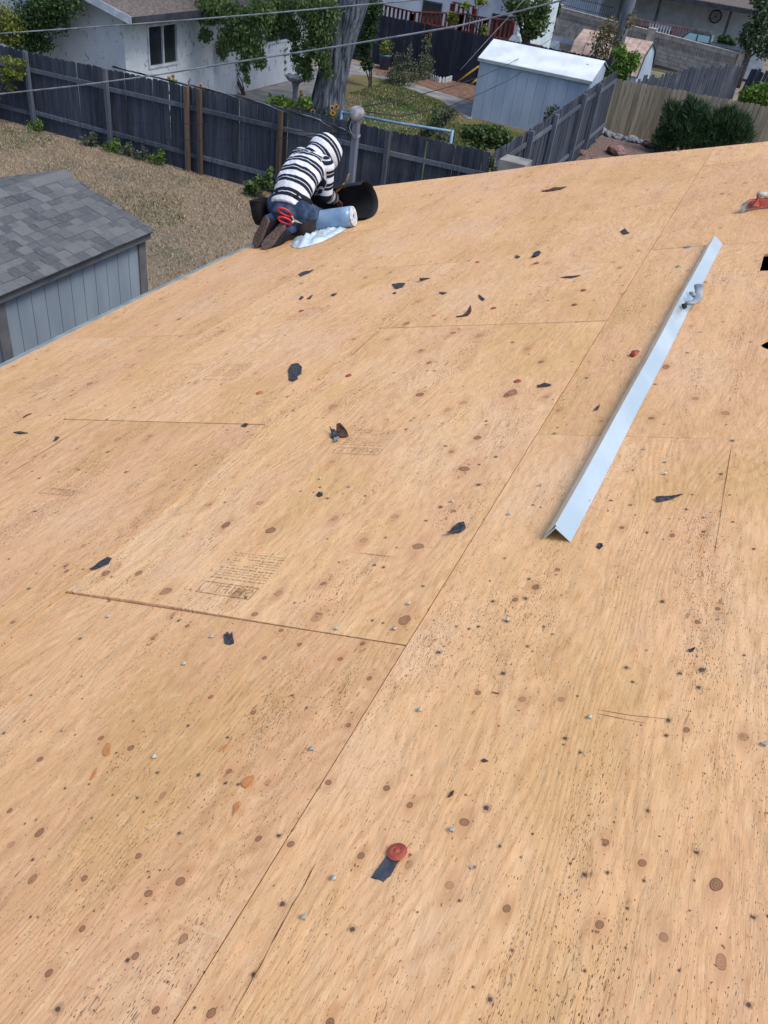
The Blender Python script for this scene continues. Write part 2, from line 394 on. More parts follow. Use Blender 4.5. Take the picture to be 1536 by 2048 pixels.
    return o
hu, hv = UV(1519, 541); HOLES.append(('r', hu, hu+.34, hv, hv+.30))
hu2, hv2 = UV(1521, 690); HOLES.append(('c', hu2+.075, hv2+.01, .075))
ROWS = [(-4.11, -2.874, 1.45), (-2.868, -1.6455, .25), (-1.638, -.4225, 1.45), (-.418, .80, .23), (.804, 2.02, 1.45), (2.025, 3.24, .23)]
k = 0
for ri, (u0, u1, off) in enumerate(ROWS):
    cuts = sorted({-3.4, 8.47} | {off+2.444*j for j in range(-3, 5) if -3.3 < off+2.444*j < 8.3})
    for v0, v1 in zip(cuts[:-1], cuts[1:]):
        k += 1; near = ri < 4 and v1 > .2
        sheet(u0, u1, v0+.0022, v1-(.0022 if v1 < 8.4 else 0), k, .025 if near else .1, near)
# eave flashing, fascia, walls, far slope
M_DRIP = noisy('drip_edge_paint', srgb(150, 166, 168), srgb(124, 140, 142), 9, .5, .4)
M_FASC = noisy('fascia_paint', srgb(116, 122, 124), srgb(88, 94, 98), 5, .7)
M_WALL0 = noisy('house_siding', srgb(176, 168, 150), srgb(150, 144, 130), 3, .8)
b = MB(); vv = np.linspace(-3.4, 8.45, 40)
b.ring_loft([[RP(eave_u(v)-.085, v, -.006), RP(eave_u(v)-.003, v, -.003), RP(eave_u(v)-.003, v, -.008), RP(eave_u(v)-.085, v, -.011)] for v in vv])
b.ring_loft([[RP(eave_u(v)-.088, v, -.0065), RP(eave_u(v)-.082, v, -.0085), RP(eave_u(v)-.082, v, -.0085)-Vector((0, 0, .05)), RP(eave_u(v)-.088, v, -.0065)-Vector((0, 0, .05))] for v in vv])
b.build('drip_edge', M_DRIP, house)
b = MB(); b.ring_loft([[RP(eave_u(v)+.01, v, -.03), RP(eave_u(v)+.05, v, -.03), RP(eave_u(v)+.05, v, -.03)-Vector((0, 0, .18)), RP(eave_u(v)+.01, v, -.03)-Vector((0, 0, .18))] for v in vv]); b.build('fascia', M_FASC, house)
b = MB(); uu = np.linspace(-4.0, 3.24, 30)
b.ring_loft([[RP(u, rake_v(u)-.045, -.018), RP(u, rake_v(u)-.008, -.018), RP(u, rake_v(u)-.008, -.17), RP(u, rake_v(u)-.045, -.17)] for u in uu]); b.build('rake_board', M_FASC, house)
xr = 3.245*CA; zr = CAM_H-ROOF_C+3.245*SA
b = MB(); b.prism([(xr, -3.4, zr), (xr, 8.4, zr), (xr+xr+3.9, 8.4, zr-(xr+3.9)*TA), (xr+xr+3.9, -3.4, zr-(xr+3.9)*TA)], (0, 0, -.03)); b.build('roof_slope', PLY, house)
b = MB(); x0, x1, y0, y1 = -3.42, 2*xr+3.42, -3.1, 8.12; zt = RP(x0/CA, 0).z-.1
for c, d in (((x0, (y0+y1)/2, zt/2), (.12, y1-y0, zt)), ((x1, (y0+y1)/2, zt/2), (.12, y1-y0, zt))): b.box(c, d)
for y in (y0, y1):
    b.prism([(x0, y, 0), (x1, y, 0), (x1, y, zt), (xr, y, zr-.12), (x0, y, zt)], (0, .12, 0))
b.build('wall', M_WALL0, house)
b = MB(); b.box(((x0+x1)/2, (y0+y1)/2, 2.35), (x1-x0-.3, y1-y0-.3, .05)); b.build('attic_floor', noisy('attic_shade', (.03,.027,.024), (.015,.014,.013), 3, .95), house)  # near-black colour stands for the unlit attic seen through the holes
# rafters below the deck
b = MB(); b.bar(RP(-4.0, 3.5, -.07), RP(3.2, 3.5, -.07), .04, .09, up=(-SA, 0, CA)); raf = b.mesh('rafter', noisy('rafter_wood', srgb(150,110,70), srgb(120,85,55), 6), Vector((0, 3.5, 3)))
for v in np.arange(-3.1, 8.3, .61):
    if not any(h[0] == 'r' and h[3]-.03 < v < h[4]+.03 or h[0] == 'c' and abs(v-h[2]) < h[3]+.03 for h in HOLES): piece('rafter', raf, house, (0, v, 3))
# long veneer split right of the flashing
M_GAP = noisy('split_shadow', srgb(120, 84, 54), srgb(86, 60, 40), 30, .9)
# ================================================================== ground
def gz(x, y):
    z = float(np.interp(y, [0, 33, 44, 55, 64, 72, 200], [0, 0, -.5, -1.5, -2.5, -2.9, -3.0]))
    return z
def ground_mat():
    t = NT('dry_yard'); p = t.pos()
    a = t.noise(p, .55, 4); b = t.noise(p, 9, 4, .7); c = t.noise(p, 42, 3, .7)
    col = t.mix(t.mr(a, .35, .65), srgb(138, 124, 106), srgb(116, 108, 95))
    col = t.mix(t.mr(b, .42, .62, 0, .8), col, srgb(152, 140, 124))
    col = t.mix(t.mr(t.noise(p, .9, 3), .48, .66, 0, .8), col, srgb(98, 102, 90))
    col = t.mix(t.mr(c, .55, .7, 0, .35), col, srgb(100, 92, 82))
    t.bump(c, .5, .03); return t.fin(col, .95, .1)
xs = [-3000, -800, -200, -80, -50]+list(np.arange(-40, 22, 1.0))+[30, 60, 200, 800, 3000]
ys = [-3000, -600, -100, -30]+list(np.arange(-20, 80, 1.0))+[100, 150, 300, 900, 3000]
VV = [(x, y, gz(x, y)) for x in xs for y in ys]; n2 = len(ys)
FF = [(i*n2+j, (i+1)*n2+j, (i+1)*n2+j+1, i*n2+j+1) for i in range(len(xs)-1) for j in range(n2-1)]
g = np_obj('ground', VV, FF, ground_mat(), o=Vector((0, 0, 0))); g['kind'] = 'structure'
def flat(name, poly, mat, z, kind='structure', th=.004):
    b = MB(); P = [Vector((p[0], p[1], z)) for p in poly]; n = len(P)
    b.add(P, [tuple(range(n))]); o = b.build(name, mat); o['kind'] = kind; return o
M_CONC = noisy('concrete', srgb(150, 148, 146), srgb(118, 118, 120), 2.2, .9, .2, .3)
M_LAWN = None
def lawn_mat():
    t = NT('patchy_lawn'); p = t.pos(); a = t.noise(p, .42, 3); c = t.noise(p, 30, 3, .7)
    col = t.mix(t.mr(a, .40, .58), srgb(70, 92, 48), srgb(122, 112, 80)); col = t.mix(t.mr(c, .5, .7, 0, .6), col, srgb(60, 64, 40))
    t.bump(c, .8, .04); return t.fin(col, .95, .1)
M_LAWN = lawn_mat()
flat('lawn', [(-13.0, 15.75), (-4.5, 15.75), (-4.5, 26.4), (-8.4, 26.6)]+[G(x, y) for x, y in [(938, 236), (880, 195), (800, 168), (735, 152), (690, 152), (660, 165)]]+[(-12.6, 21)], M_LAWN, .004)
flat('patio', [(-14.45, 18.2), (-12.7, 19.4), (-12.55, 22.3), (-12.9, 26.5), G(700, 150), G(740, 150), G(752, 132), (-15.2, 30.9), (-15.2, 26), (-14.45, 26)], M_CONC, .008)
flat('path', [G(x, y) for x, y in [(742, 152), (760, 152), (800, 158), (862, 180), (945, 205), (945, 240), (935, 238), (880, 200), (800, 172)]], M_CONC, .012)
M_BED = noisy('mulch', srgb(140, 108, 92), srgb(98, 82, 76), 7, .95, .1, .6)
flat('planting_bed', [G(x, y) for x, y in [(752, 150), (752, 130), (840, 145), (985, 178), (950, 204), (862, 178), (800, 156)]], M_BED, .006)
M_GRAV = noisy('gravel', srgb(150, 128, 120), srgb(98, 88, 86), 22, .95, .15, .9, bdist=.04)
def gbz(y): return float(np.interp(y, [15, 19, 26, 29], [.008, .06, .26, .27]))
gy_ = list(np.arange(9.5, 28.0, .5)); gv_ = []
for y in gy_: gv_ += [(-4.42, y, gbz(y)), (8, y, gbz(y))]
gb = np_obj('gravel_bed', gv_, [(2*i, 2*i+1, 2*i+3, 2*i+2) for i in range(len(gy_)-1)], M_GRAV, o=Vector((0, 0, 0))); gb['kind'] = 'structure'
# dead grass blades standing on the yard
def blades(name, poly_fn, n, area, hmin, hmax, mat, zf=None, wmul=1.0):
    x0, x1, y0, y1 = area; X = RNG.uniform(x0, x1, n); Y = RNG.uniform(y0, y1, n); k = poly_fn(X, Y); X = X[k]; Y = Y[k]; n = len(X)
    hh = RNG.uniform(hmin, hmax, n); an = RNG.uniform(0, 6.28, n); w_ = RNG.uniform(.006, .016, n)*wmul; le = RNG.uniform(.2, 1.1, n); la = RNG.uniform(0, 6.28, n)
    Z = np.zeros(n)+.002
    A = np.stack([X-np.cos(an)*w_, Y-np.sin(an)*w_, Z], -1); B = np.stack([X+np.cos(an)*w_, Y+np.sin(an)*w_, Z], -1)
    C = np.stack([X+np.cos(la)*hh*le, Y+np.sin(la)*hh*le, Z+hh], -1)
    V = np.stack([A, B, C], 1).reshape(-1, 3); F = np.arange(3*n).reshape(-1, 3)
    o = np_obj(name, V, F, mat, o=Vector(((x0+x1)/2, (y0+y1)/2, 0))); o['kind'] = 'stuff'; return o
M_DRY = leaf_mat('dry_blades', srgb(124, 111, 94), srgb(188, 170, 144), .9, .1)
M_GRS = leaf_mat('green_blades', srgb(52, 72, 36), srgb(106, 122, 66), .8, .2)
o = blades('dry_grass', lambda X, Y: (Y < 15.6) & (X < -4.3) & ~((X > -8.3) & (X < -5.7) & (Y > 4.5) & (Y < 7.5)), 150000, (-18, -4.3, 5, 15.6), .012, .065, M_DRY, wmul=.8); tag(o, 'dry cropped grass of the yard beside the grey shed', 'grass')
o = blades('green_grass', lambda X, Y: np.sin(X*1.7+Y)+np.cos(Y*1.3-X*.8)+np.sin(X*5.3)*.3 > .7, 16000, (-18, -9, 9.5, 15.4), .02, .06, M_GRS); tag(o, 'thin green patches in the dry yard', 'grass')
# ================================================================== things lying on the deck
NRM = Vector((-SA, 0, CA))
ROOFROT = Euler((0, -ROOF_A, 0))
M_SHING = noisy('shingle_scrap', srgb(82, 84, 90), srgb(50, 52, 58), 90, .9, .15, .6, bdist=.003)
M_SHINGB = noisy('brown_scrap', srgb(104, 78, 66), srgb(60, 46, 44), 60, .9, .15, .6, bdist=.003)
M_SHINGG = noisy('grey_scrap', srgb(170, 168, 162), srgb(120, 122, 122), 60, .85, .2, .4, bdist=.003)
M_STICK = noisy('splinter', srgb(150, 112, 76), srgb(90, 66, 48), 40, .85)
M_CAP = noisy('orange_cap', srgb(178, 88, 68), srgb(146, 66, 54), 40, .5, .4)
M_CAPB = noisy('brown_cap', srgb(206, 128, 76), srgb(176, 100, 58), 40, .6, .3)
M_STEEL = noisy('galvanised', srgb(206, 210, 196), srgb(156, 160, 150), 60, .65, .3)
def scrap(name, poly, mat, label, lift=.006, th=.003, cat='debris', group=None, seed=1):
    rg = random.Random(seed); P = []
    n = len(poly)
    for i in range(n):
        a, b_ = poly[i], poly[(i+1) % n]; L = math.hypot(b_[0]-a[0], b_[1]-a[1]); m = max(1, int(L/4))
        for j in range(m):
            t = j/m; jx = rg.uniform(-.5, .5) if j else 0
            P.append(UV(a[0]+(b_[0]-a[0])*t+jx, a[1]+(b_[1]-a[1])*t+jx*.6))
    cu = sum(p[0] for p in P)/len(P); cv = sum(p[1] for p in P)/len(P)
    ax = rg.uniform(0, 6.28); mx = max(math.hypot(p[0]-cu, p[1]-cv) for p in P)
    def h(p, k=1.0):
        s = ((p[0]-cu)*math.cos(ax)+(p[1]-cv)*math.sin(ax))/mx
        return lift*k*(s*s if s > 0 else .35*s*s)+.0012
    b = MB(); m = len(P)
    mid = [(cu+(p[0]-cu)*.55, cv+(p[1]-cv)*.55) for p in P]
    rings = [[RP(*p, h(p)) for p in P], [RP(*p, h(p)+th) for p in P], [RP(*p, h(p)+th) for p in mid]]
    b.ring_loft(rings, cap=False)
    b.add([RP(cu, cv, h((cu, cv))+th)]+rings[2], [(0, 1+i, 1+(i+1) % m) for i in range(m)])
    b.add([RP(cu, cv, h((cu, cv)))]+rings[0], [(0, 1+(i+1) % m, 1+i) for i in range(m)])
    o = b.build(name, mat); return tag(o, label, cat, group)
GS = 'torn shingle scraps on the bare deck'
SCR = [
 ([(578,762),(577,742),(583,733),(597,729),(604,735),(603,748),(595,753),(596,759),(588,764)], 'large two lobed black shingle scrap in the upper middle of the deck', .012),
 ([(181,1142),(200,1125),(216,1117),(224,1119),(218,1128),(195,1141)], 'leaf shaped black shingle scrap lying on the seam at far left', .008),
 ([(450,1288),(448,1272),(455,1265),(462,1272),(465,1266),(469,1288),(458,1291)], 'notched black shingle scrap just below the open orange seam', .01),
 ([(895,1073),(905,1057),(918,1049),(929,1048),(932,1057),(922,1066),(908,1069),(899,1075)], 'black shingle scrap with a tail, left of the flashing foot', .012),
 ([(1311,1000),(1320,997),(1345,993),(1366,990),(1350,997),(1335,1002),(1314,1006)], 'long curled black shingle scrap right of the flashing', .02),
 ([(784,569),(800,567),(811,568),(806,575),(793,579),(787,573)], 'dark grey triangular shingle scrap halfway between kneeling man and flashing', .016),
 ([(597,550),(607,544),(628,541),(616,548),(601,554)], 'pointed grey shingle scrap close below the white plastic sheet', .012),
 ([(1063,516),(1068,507),(1078,504),(1082,506),(1076,514),(1066,518)], 'forked black shingle scrap in front of the far gable edge', .016),
 ([(1029,515),(1035,512),(1041,515),(1034,518)], 'small flat dark scrap left of the forked black scrap', .004),
 ([(957,591),(961,592),(970,600),(968,603),(960,599)], 'narrow black scrap standing on edge above the grey curled strip', .02),
 ([(912,635),(925,631),(943,622),(944,626),(935,633),(914,636)], 'flat grey shingle strip with one brown curled up end', .022),
 ([(839,563),(845,557),(861,557),(848,561),(842,565)], 'small brown curled scrap right of the grey triangular scrap', .018),
 ([(482,853),(489,848),(497,850),(492,854)], 'small black scrap sitting on the short seam at left', .005),
 ([(27,866),(40,864),(57,867),(40,869)], 'thin black sliver near the left picture edge', .003),
 ([(107,884),(112,876),(119,875),(115,881)], 'tiny black curled scrap right of the sliver at left', .01),
 ([(633,992),(638,987),(646,988),(645,993),(637,995)], 'oval flat black scrap right of the middle stamp', .003),
 ([(1074,772),(1090,769),(1103,771),(1095,774),(1078,776)], 'long dark scrap bent over beside the vertical seam', .012),
 ([(1083,383),(1110,376),(1134,374),(1120,380),(1095,384)], 'brown strip of shingle just below the far gable edge', .006),
 ([(1241,464),(1250,461),(1259,467),(1248,470)], 'small black diamond scrap below the far gable edge', .008),
 ([(1122,556),(1140,553),(1162,552),(1145,557),(1130,557)], 'thin grey sliver left of the flashing top half', .004),
 ([(1187,824),(1192,816),(1200,811),(1196,820)], 'small black wedge close left of the flashing middle', .008),
 ([(1193,1096),(1197,1088),(1205,1089),(1206,1096),(1199,1100)], 'round black granule clump just below the flashing foot', .008),
 ([(597,600),(603,595),(608,595),(603,600)], 'tiny black crumb, leftmost of the pair by the gable stamp', .005),
 ([(614,598),(621,593),(626,592),(620,599)], 'tiny black wedge, right one of the pair by the gable stamp', .005),
 ([(662,592),(667,588),(674,588),(668,593)], 'small dark crumb between the wedge pair and the grey triangle', .006),
 ([(785,588),(790,585),(793,587),(789,589)], 'crumb directly under the grey triangular shingle scrap', .004),
 ([(878,588),(886,585),(894,587),(886,590)], 'small grey scrap with orange underside beyond the long seam', .006),
 ([(1376,1303),(1384,1299),(1391,1302),(1382,1306)], 'little black scrap at right well below the flashing', .006),
 ([(940,1736),(947,1733),(953,1738),(943,1741)], 'flat grey chip right of the black tape strip', .003),
 ([(963,1523),(969,1520),(977,1524),(968,1526)], 'small dark flake in the right foreground', .003),
 ([(897,1597),(902,1586),(909,1582),(906,1591)], 'brown flake pressed into the deck above the largest knot', .002),
]
for i, (pl, lb, lf) in enumerate(SCR):
    mt = M_SHINGB if 'brown' in lb else (M_SHINGG if 'chip' in lb else M_SHING)
    scrap('shingle_scrap', pl, mt, lb, lf*1.5, seed=i+3, group=GS)
# crumpled piece, three leaves of torn felt
cr = thing('crumpled_shingle', 'crumpled brown and grey shingle piece above the readable grade stamp', 'debris', RPX(678, 880))
def leafpiece(pp, hs, mat, nm):
    b = MB(); P = [RPX(x, y, h) for (x, y), h in zip(pp, hs)]; b.prism(P, NRM*.003); b.build(nm, mat, cr)
leafpiece([(674,868),(676,862),(684,862),(690,867),(696,872),(698,876),(686,877),(678,876)], [.01,.03,.035,.03,.02,.006,.004,.008], M_SHINGB, 'brown_flap')
leafpiece([(661,863),(666,868),(671,866),(676,871),(679,876),(668,879),(662,877),(664,871)], [.025,.02,.016,.01,.012,.004,.002,.012], M_SHING, 'grey_flap')
leafpiece([(668,879),(679,878),(681,884),(671,888)], [.006,.01,.012,.014], M_SHINGG, 'pale_flap')
# cap washers
def capmesh(mat, r):
    b = MB(); b.lathe([(0.0001, .0055), (.18*r, .006), (.22*r, .0042), (.45*r, .0038), (.62*r, .0052), (.72*r, .0036), (.95*r, .0022), (r, .0012), (r, 0), (.0001, 0)], (0, 0, 0), 20)
    return b.mesh('cap_washer', mat, smooth=True)
CAPS = [(795,1708,.0205,'large red plastic cap washer on the end of black tape strip',M_CAP),(697,752,.016,'red cap washer right of the large two lobed scrap',M_CAP),
 (1035,763,.016,'red cap washer left of the long bent dark scrap',M_CAP),(987,617,.016,'red cap washer right of the grey strip with curled end',M_CAP),
 (1167,581,.016,'red cap washer left of the flashing, upper of two',M_CAP),(1149,610,.015,'orange cap washer left of the flashing, lower of two',M_CAP),
 (603,622,.016,'red cap washer resting on the stamp near the left eave',M_CAP),(519,786,.018,'pale orange cap washer in the upper left of the deck',M_CAPB),
 (868,632,.014,'pale orange cap washer left of the grey curled strip',M_CAPB),(955,525,.016,'red cap washer far up near the gable, left one',M_CAP),(1073,527,.018,'red cap washer beneath the forked black scrap',M_CAP)]
for x, y, r, lb, mt in CAPS:
    o = bpy.data.objects.new('cap_washer', capmesh(mt, r)); COL.objects.link(o); hh = .0058 if r > .02 else .001
    o.location = RPX(x, y, hh); o.rotation_euler = Euler((random.uniform(-.05, .05), -ROOF_A+random.uniform(-.08, .0), 0)); tag(o, lb, 'cap', 'plastic cap washers left on the deck')
b = MB(); q = RPX(1269, 711, .004)
b.tube([RPX(1263,714,.004), RPX(1270,711,.016), RPX(1277,707,.012)], [(.011,.004),(.014,.005),(.009,.003)], 10); o = b.build('cap_washer', M_CAP, smooth=True); tag(o, 'folded red cap washer just left of the flashing middle', 'cap', 'plastic cap washers left on the deck')
scrap('tape_strip', [(781,1703),(743,1757),(752,1760),(757,1760),(767.5,1765),(775,1757),(782,1752),(790,1738),(796,1727),(802,1719),(796,1704)], noisy('black_tape', srgb(76,82,92), srgb(62,68,76), 60, .8, .2, .3, bdist=.002), 'short ragged strip of grey black tape in the foreground', .002, .002, 'tape', seed=88)
scrap('plastic_chip', [(1366,495),(1376,492),(1383,494),(1372,497)], noisy('blue_plastic', srgb(120,146,176), srgb(100,124,150), 20, .4), 'small blue plastic chip left of the flashing top', .003, .002, 'debris', seed=5)
scrap('plastic_chip', [(1350,534),(1356,531),(1361,533),(1355,536)], noisy('green_plastic', srgb(120,160,130), srgb(96,136,110), 20, .4), 'small green plastic chip beside the flashing upper part', .003, .002, 'debris', seed=6)
b = MB(); b.tube([RPX(47,836,.003), RPX(55,831,.004), RPX(63,828,.003)], .003, 6); tag(b.build('twig', M_SHINGB), 'short dark twig near the left eave', 'twig')
b = MB(); b.tube([RPX(985,1386,.002), RPX(998,1389,.003)], .0022, 6)
tag(b.build('twig', M_STICK), 'tiny brown twig in the right foreground', 'twig')
# nails still standing in the sheets
b = MB(); b.lathe([(.0015, -.004), (.0015, .006), (.0048, .0062), (.0052, .0068), (.0048, .0076), (.0001, .0078)], (0, 0, 0), 12); NAIL = b.mesh('nail', M_STEEL, smooth=True)
for x, y in [(841,1423),(1181,1439),(1530,1493),(905,1664),(625,1501),(670,1761),(609,1840),(311,1517),(217,1236),(370,1331),(425,1276),(790,1261),(674,1260),(819,1210),(1020,1030),(1015,1243),(640,960),(1081,973),(1178,1006),(700,975),(905,1005),(1290,900),(1330,950)]:
    piece('nail', NAIL, house, RPX(x, y, .002), (random.uniform(-.2, .2), -ROOF_A+random.uniform(-.2, .2), 0), (1.12, 1.12, 1.0))
# torn veneer patches, orange inner ply
M_TEAR = noisy('torn_veneer', srgb(202, 142, 92), srgb(184, 122, 74), 90, .85, stretch=(4, .5, 4))
for pl in [[(206,1510),(208,1498),(216,1487),(221,1489),(220,1510),(213,1514)],[(181,1560),(188,1545),(195,1536),(193,1546),(184,1561)],[(483,1566),(494,1555),(509,1552),(507,1566),(494,1578),(485,1574)],[(466,1633),(470,1610),(480,1604),(476,1620)],[(438,1505),(450,1492),(462,1486),(452,1498)]]:
    b = MB(); P = [RPX(x, y, .0022) for x, y in pl]; b.prism(P, NRM*.0012); b.build('veneer_tear', M_TEAR, house)
for pts, wd_ in (([(0, 962), (60, 922), (125, 880), (195, 838)], .0035), ([(1465, 885), (1452, 960), (1440, 1040), (1428, 1110)], .002), ([(460, 2046), (520, 1935), (575, 1832), (632, 1728)], .0026), ([(700, 715), (735, 683), (760, 660)], .004), ([(1190, 1420), (1260, 1432), (1340, 1440)], .0016), ([(1190, 1428), (1300, 1450)], .0014), ([(700, 1105), (795, 1116)], .0018)):
    b = MB(); P = [UV(*p) for p in pts]; Q_ = []
    for a, c in zip(P[:-1], P[1:]):
        for k in range(5): Q_.append((a[0]+(c[0]-a[0])*k/5+random.uniform(-.0012, .0012), a[1]+(c[1]-a[1])*k/5))
    Q_.append(P[-1]); n_ = len(Q_)
    dx, dy = P[-1][0]-P[0][0], P[-1][1]-P[0][1]; L = math.hypot(dx, dy); nx, ny = -dy/L, dx/L
    wv_ = [wd_*.5*random.uniform(.3, 1)*(1 if 0 < i < n_-1 else .15) for i in range(n_)]
    up_ = [RP(q[0]+nx*w_, q[1]+ny*w_, .0026) for q, w_ in zip(Q_, wv_)]; dn_ = [RP(q[0]-nx*w_, q[1]-ny*w_, .0026) for q, w_ in zip(Q_, wv_)]
    b.add(up_+dn_, [(i, i+1, n_+i+1, n_+i) for i in range(n_-1)]); b.build('veneer_split', M_GAP, house)
# faded grade stamps: box, block letters and unreadable lines, all flat ink
def ink():
    t = NT('stamp_ink'); n = t.noise(t.pos(), 160, 2); t.fin(srgb(100, 80, 52), .8, .1)
    t.put(t.b.inputs['Alpha'], t.mr(n, .3, .65, .15, .5)); return t.m
M_INK = ink()
def uvpt(o, du, dv, a, b_): return RP(o[0]+du[0]*a+dv[0]*b_, o[1]+du[1]*a+dv[1]*b_, .0032)
def stamp(px, w_, text, lines=True, hbox=.05):
    o = UV(*px)                                   # upper left corner of the box, letters run down-slope with their tops to the eye
    mb = MB(); ex, ey = (-1, .015), (-.015, -1)
    def quad(x0, y0, x1, y1): mb.add([uvpt(o, ex, ey, x0, y0), uvpt(o, ex, ey, x1, y0), uvpt(o, ex, ey, x1, y1), uvpt(o, ex, ey, x0, y1)], [(0, 1, 2, 3)])
    lw = .0045
    for q in ((0, 0, w_, lw), (0, hbox, w_, hbox+lw), (0, lw, lw, hbox), (w_-lw, lw, w_, hbox)): quad(*q)
    if lines:
        rg = random.Random(int(px[0])); y = -.02
        for k in range(11):
            x = .0; hgt = .0034 if k % 4 else .005
            while x < w_*.98:
                l = rg.uniform(.006, .03); 
                if not (x > w_*.45 and 4 < k < 9 and rg.random() < .6): quad(x, y-hgt, min(x+l, w_), y)
                x += l+rg.uniform(.003, .008)
            y -= .0125+(.004 if k % 4 == 0 else 0)
    if text:
        cu = bpy.data.curves.new('stamp_text', 'FONT'); cu.body = text; cu.size = hbox*.95; cu.space_character = 1.1
        to = bpy.data.objects.new('stamp_text', cu); COL.objects.link(to); bpy.context.view_layer.update()
        me = bpy.data.meshes.new_from_object(to.evaluated_get(bpy.context.evaluated_depsgraph_get())); bpy.data.objects.remove(to); bpy.data.curves.remove(cu)
        vs_ = [v.co for v in me.vertices]; W = max(v.x for v in vs_); s = min(1.0, (w_*.9)/W)
        mb.add([uvpt(o, ex, ey, w_*.05+v.x*s, hbox*.86-v.y) for v in vs_], [tuple(p.vertices) for p in me.polygons])
    so_ = mb.build('grade_stamp', M_INK, house); so_['kind'] = 'stuff'
# box corner given where the text begins (up-slope end, far side)
stamp((768, 899), .205, 'SHIFT 3'); stamp((520, 1178), .205, 'SHIFT', hbox=.055); stamp((157, 982), .19, 'SHIFT 1', False, .04)
stamp((478, 752), .2, None); stamp((640, 632), .2, None); stamp((100, 778), .2, None)

# ------------------------------------------------------------------ stack of angled metal flashing
M_FLASH = noisy('white_metal', srgb(226, 240, 244), srgb(208, 225, 231), 4, .28, .5, metal=.6)
def flashing(drop, v0, v1, ua, ub, label, wl, wr):
    b = MB(); rings = []
    for t in np.linspace(0, 1, 26):
        v = v0+(v1-v0)*t; u = ua+(ub-ua)*t+.0028*math.sin(t*5.3+drop*90)+.0012*math.sin(t*17); hp = .052-drop; f = 1-drop*3
        prof = [(-wl*f, .0015), (0, hp), (wr*f, .0015), (wr*f-.002, .0008), (0, hp-.0022), (-wl*f+.002, .0008)]
        rings.append([RP(u+a, v, h) for a, h in prof])
    b.ring_loft(rings); o = b.build('metal_flashing', M_FLASH); return tag(o, label, 'flashing', 'nested lengths of angled metal flashing')
flashing(0, 1.995, 5.13, -.168, -.066, 'long white angled metal flashing, topmost of the stack on the deck', .043, .043)
flashing(.0045, 1.985, 5.12, -.168, -.066, 'white metal flashing nested just under the topmost length', .043, .043)
flashing(.009, 1.99, 5.125, -.168, -.066, 'white metal flashing at the bottom of the nested stack', .043, .043)
# ------------------------------------------------------------------ pale curved hand tool resting across the flashing
M_TOOLW = noisy('grey_plastic', srgb(164, 170, 176), srgb(132, 138, 146), 14, .4, .5)
M_BLK = noisy('black_rubber', srgb(34, 36, 44), srgb(22, 23, 28), 20, .6, .3)
base = RPX(1383, 624)
ct = thing('hand_tool', 'pale grey curved hand tool resting against the metal flashing', 'tool', base)
def T(x, y, h): return RPX(x, y, 0)+NRM*h
b = MB(); pts = [(1371,628,.052),(1376,627,.05),(1384,625,.045),(1392,621,.045),(1397,614,.05),(1398,606,.06),(1397,600,.07)]
b.tube([T(*p) for p in pts], [(.007,.007),(.012,.010),(.016,.012),(.018,.012),(.018,.012),(.019,.012),(.022,.011)], 14); b.build('casing', M_TOOLW, ct, True)
b = MB(); b.tube([T(1379,612,.06), T(1384,612,.062), T(1388,616,.06)], [.008,.009,.011], 10); b.build('crank', M_TOOLW, ct, True)
b = MB(); b.tube([T(1366,630,.04), T(1372,630,.046)], [.014,.011], 12); b.build('nozzle', M_BLK, ct, True)
b = MB(); b.tube([T(1389,600,.072), T(1400,604,.072)], .0035, 6); b.build('trim', M_BLK, ct)
# ------------------------------------------------------------------ red tear-off tool at the right edge
M_RED = noisy('worn_red_paint', srgb(196, 104, 92), srgb(160, 74, 66), 25, .55, .4)
rt = thing('roofing_tool', 'red steel tear-off tool with grey blade at the right edge', 'tool', RPX(1500, 422))
VT = UV(1483, 427)[1]
def Q(x, y, d=0.0): return AY(x, y, VT+d)
def plate(pp, dep, nm, mat):
    b = MB(); b.prism([Q(x, y, d) for x, y, d in pp], dep); return b.build(nm, mat, rt)
plate([(1481, 413, 0), (1482, 427, 0), (1496, 418, .03), (1496, 403, .03)], Vector((.005, .02, .012)), 'blade', noisy('steel_blade', srgb(150, 158, 158), srgb(104, 112, 114), 30, .45, .5, metal=.5))
plate([(1496.3, 403, .03), (1496.3, 418, .03), (1512, 417, .05), (1518, 414, .06), (1518, 401, .06)], Vector((.0, .02, .01)), 'bracket', M_RED)
for yy in (406.5, 413):
    b = MB(); b.lathe([(.0001, .012), (.010, .012), (.012, .006), (.012, 0)], Q(1503.5, yy, .03), 8, (-.1, -1, .4)); b.build('bolt', noisy('bolt_steel', srgb(120, 80, 80), srgb(90, 60, 60), 20, .5, .5), rt)
plate([(1506, 411, .025), (1517, 397, .05), (1518, 414, .05)], Vector((0, .012, .004)), 'gusset', M_RED)
b = MB(); b.bar(Q(1517, 415, .07), Q(1517.5, 388, .07), .018, .025); b.build('upright', M_RED, rt)
b = MB(); b.tube([Q(1516, 389, .07), Q(1526, 388, .08), Q(1540, 393, .1), Q(1640, 420, .15)], .018, 12); b.build('handle', M_STEEL, rt, True)
b = MB(); b.bar(Q(1518, 404, .075), Q(1600, 412, .1), .03, .045); b.build('arm', M_RED, rt)

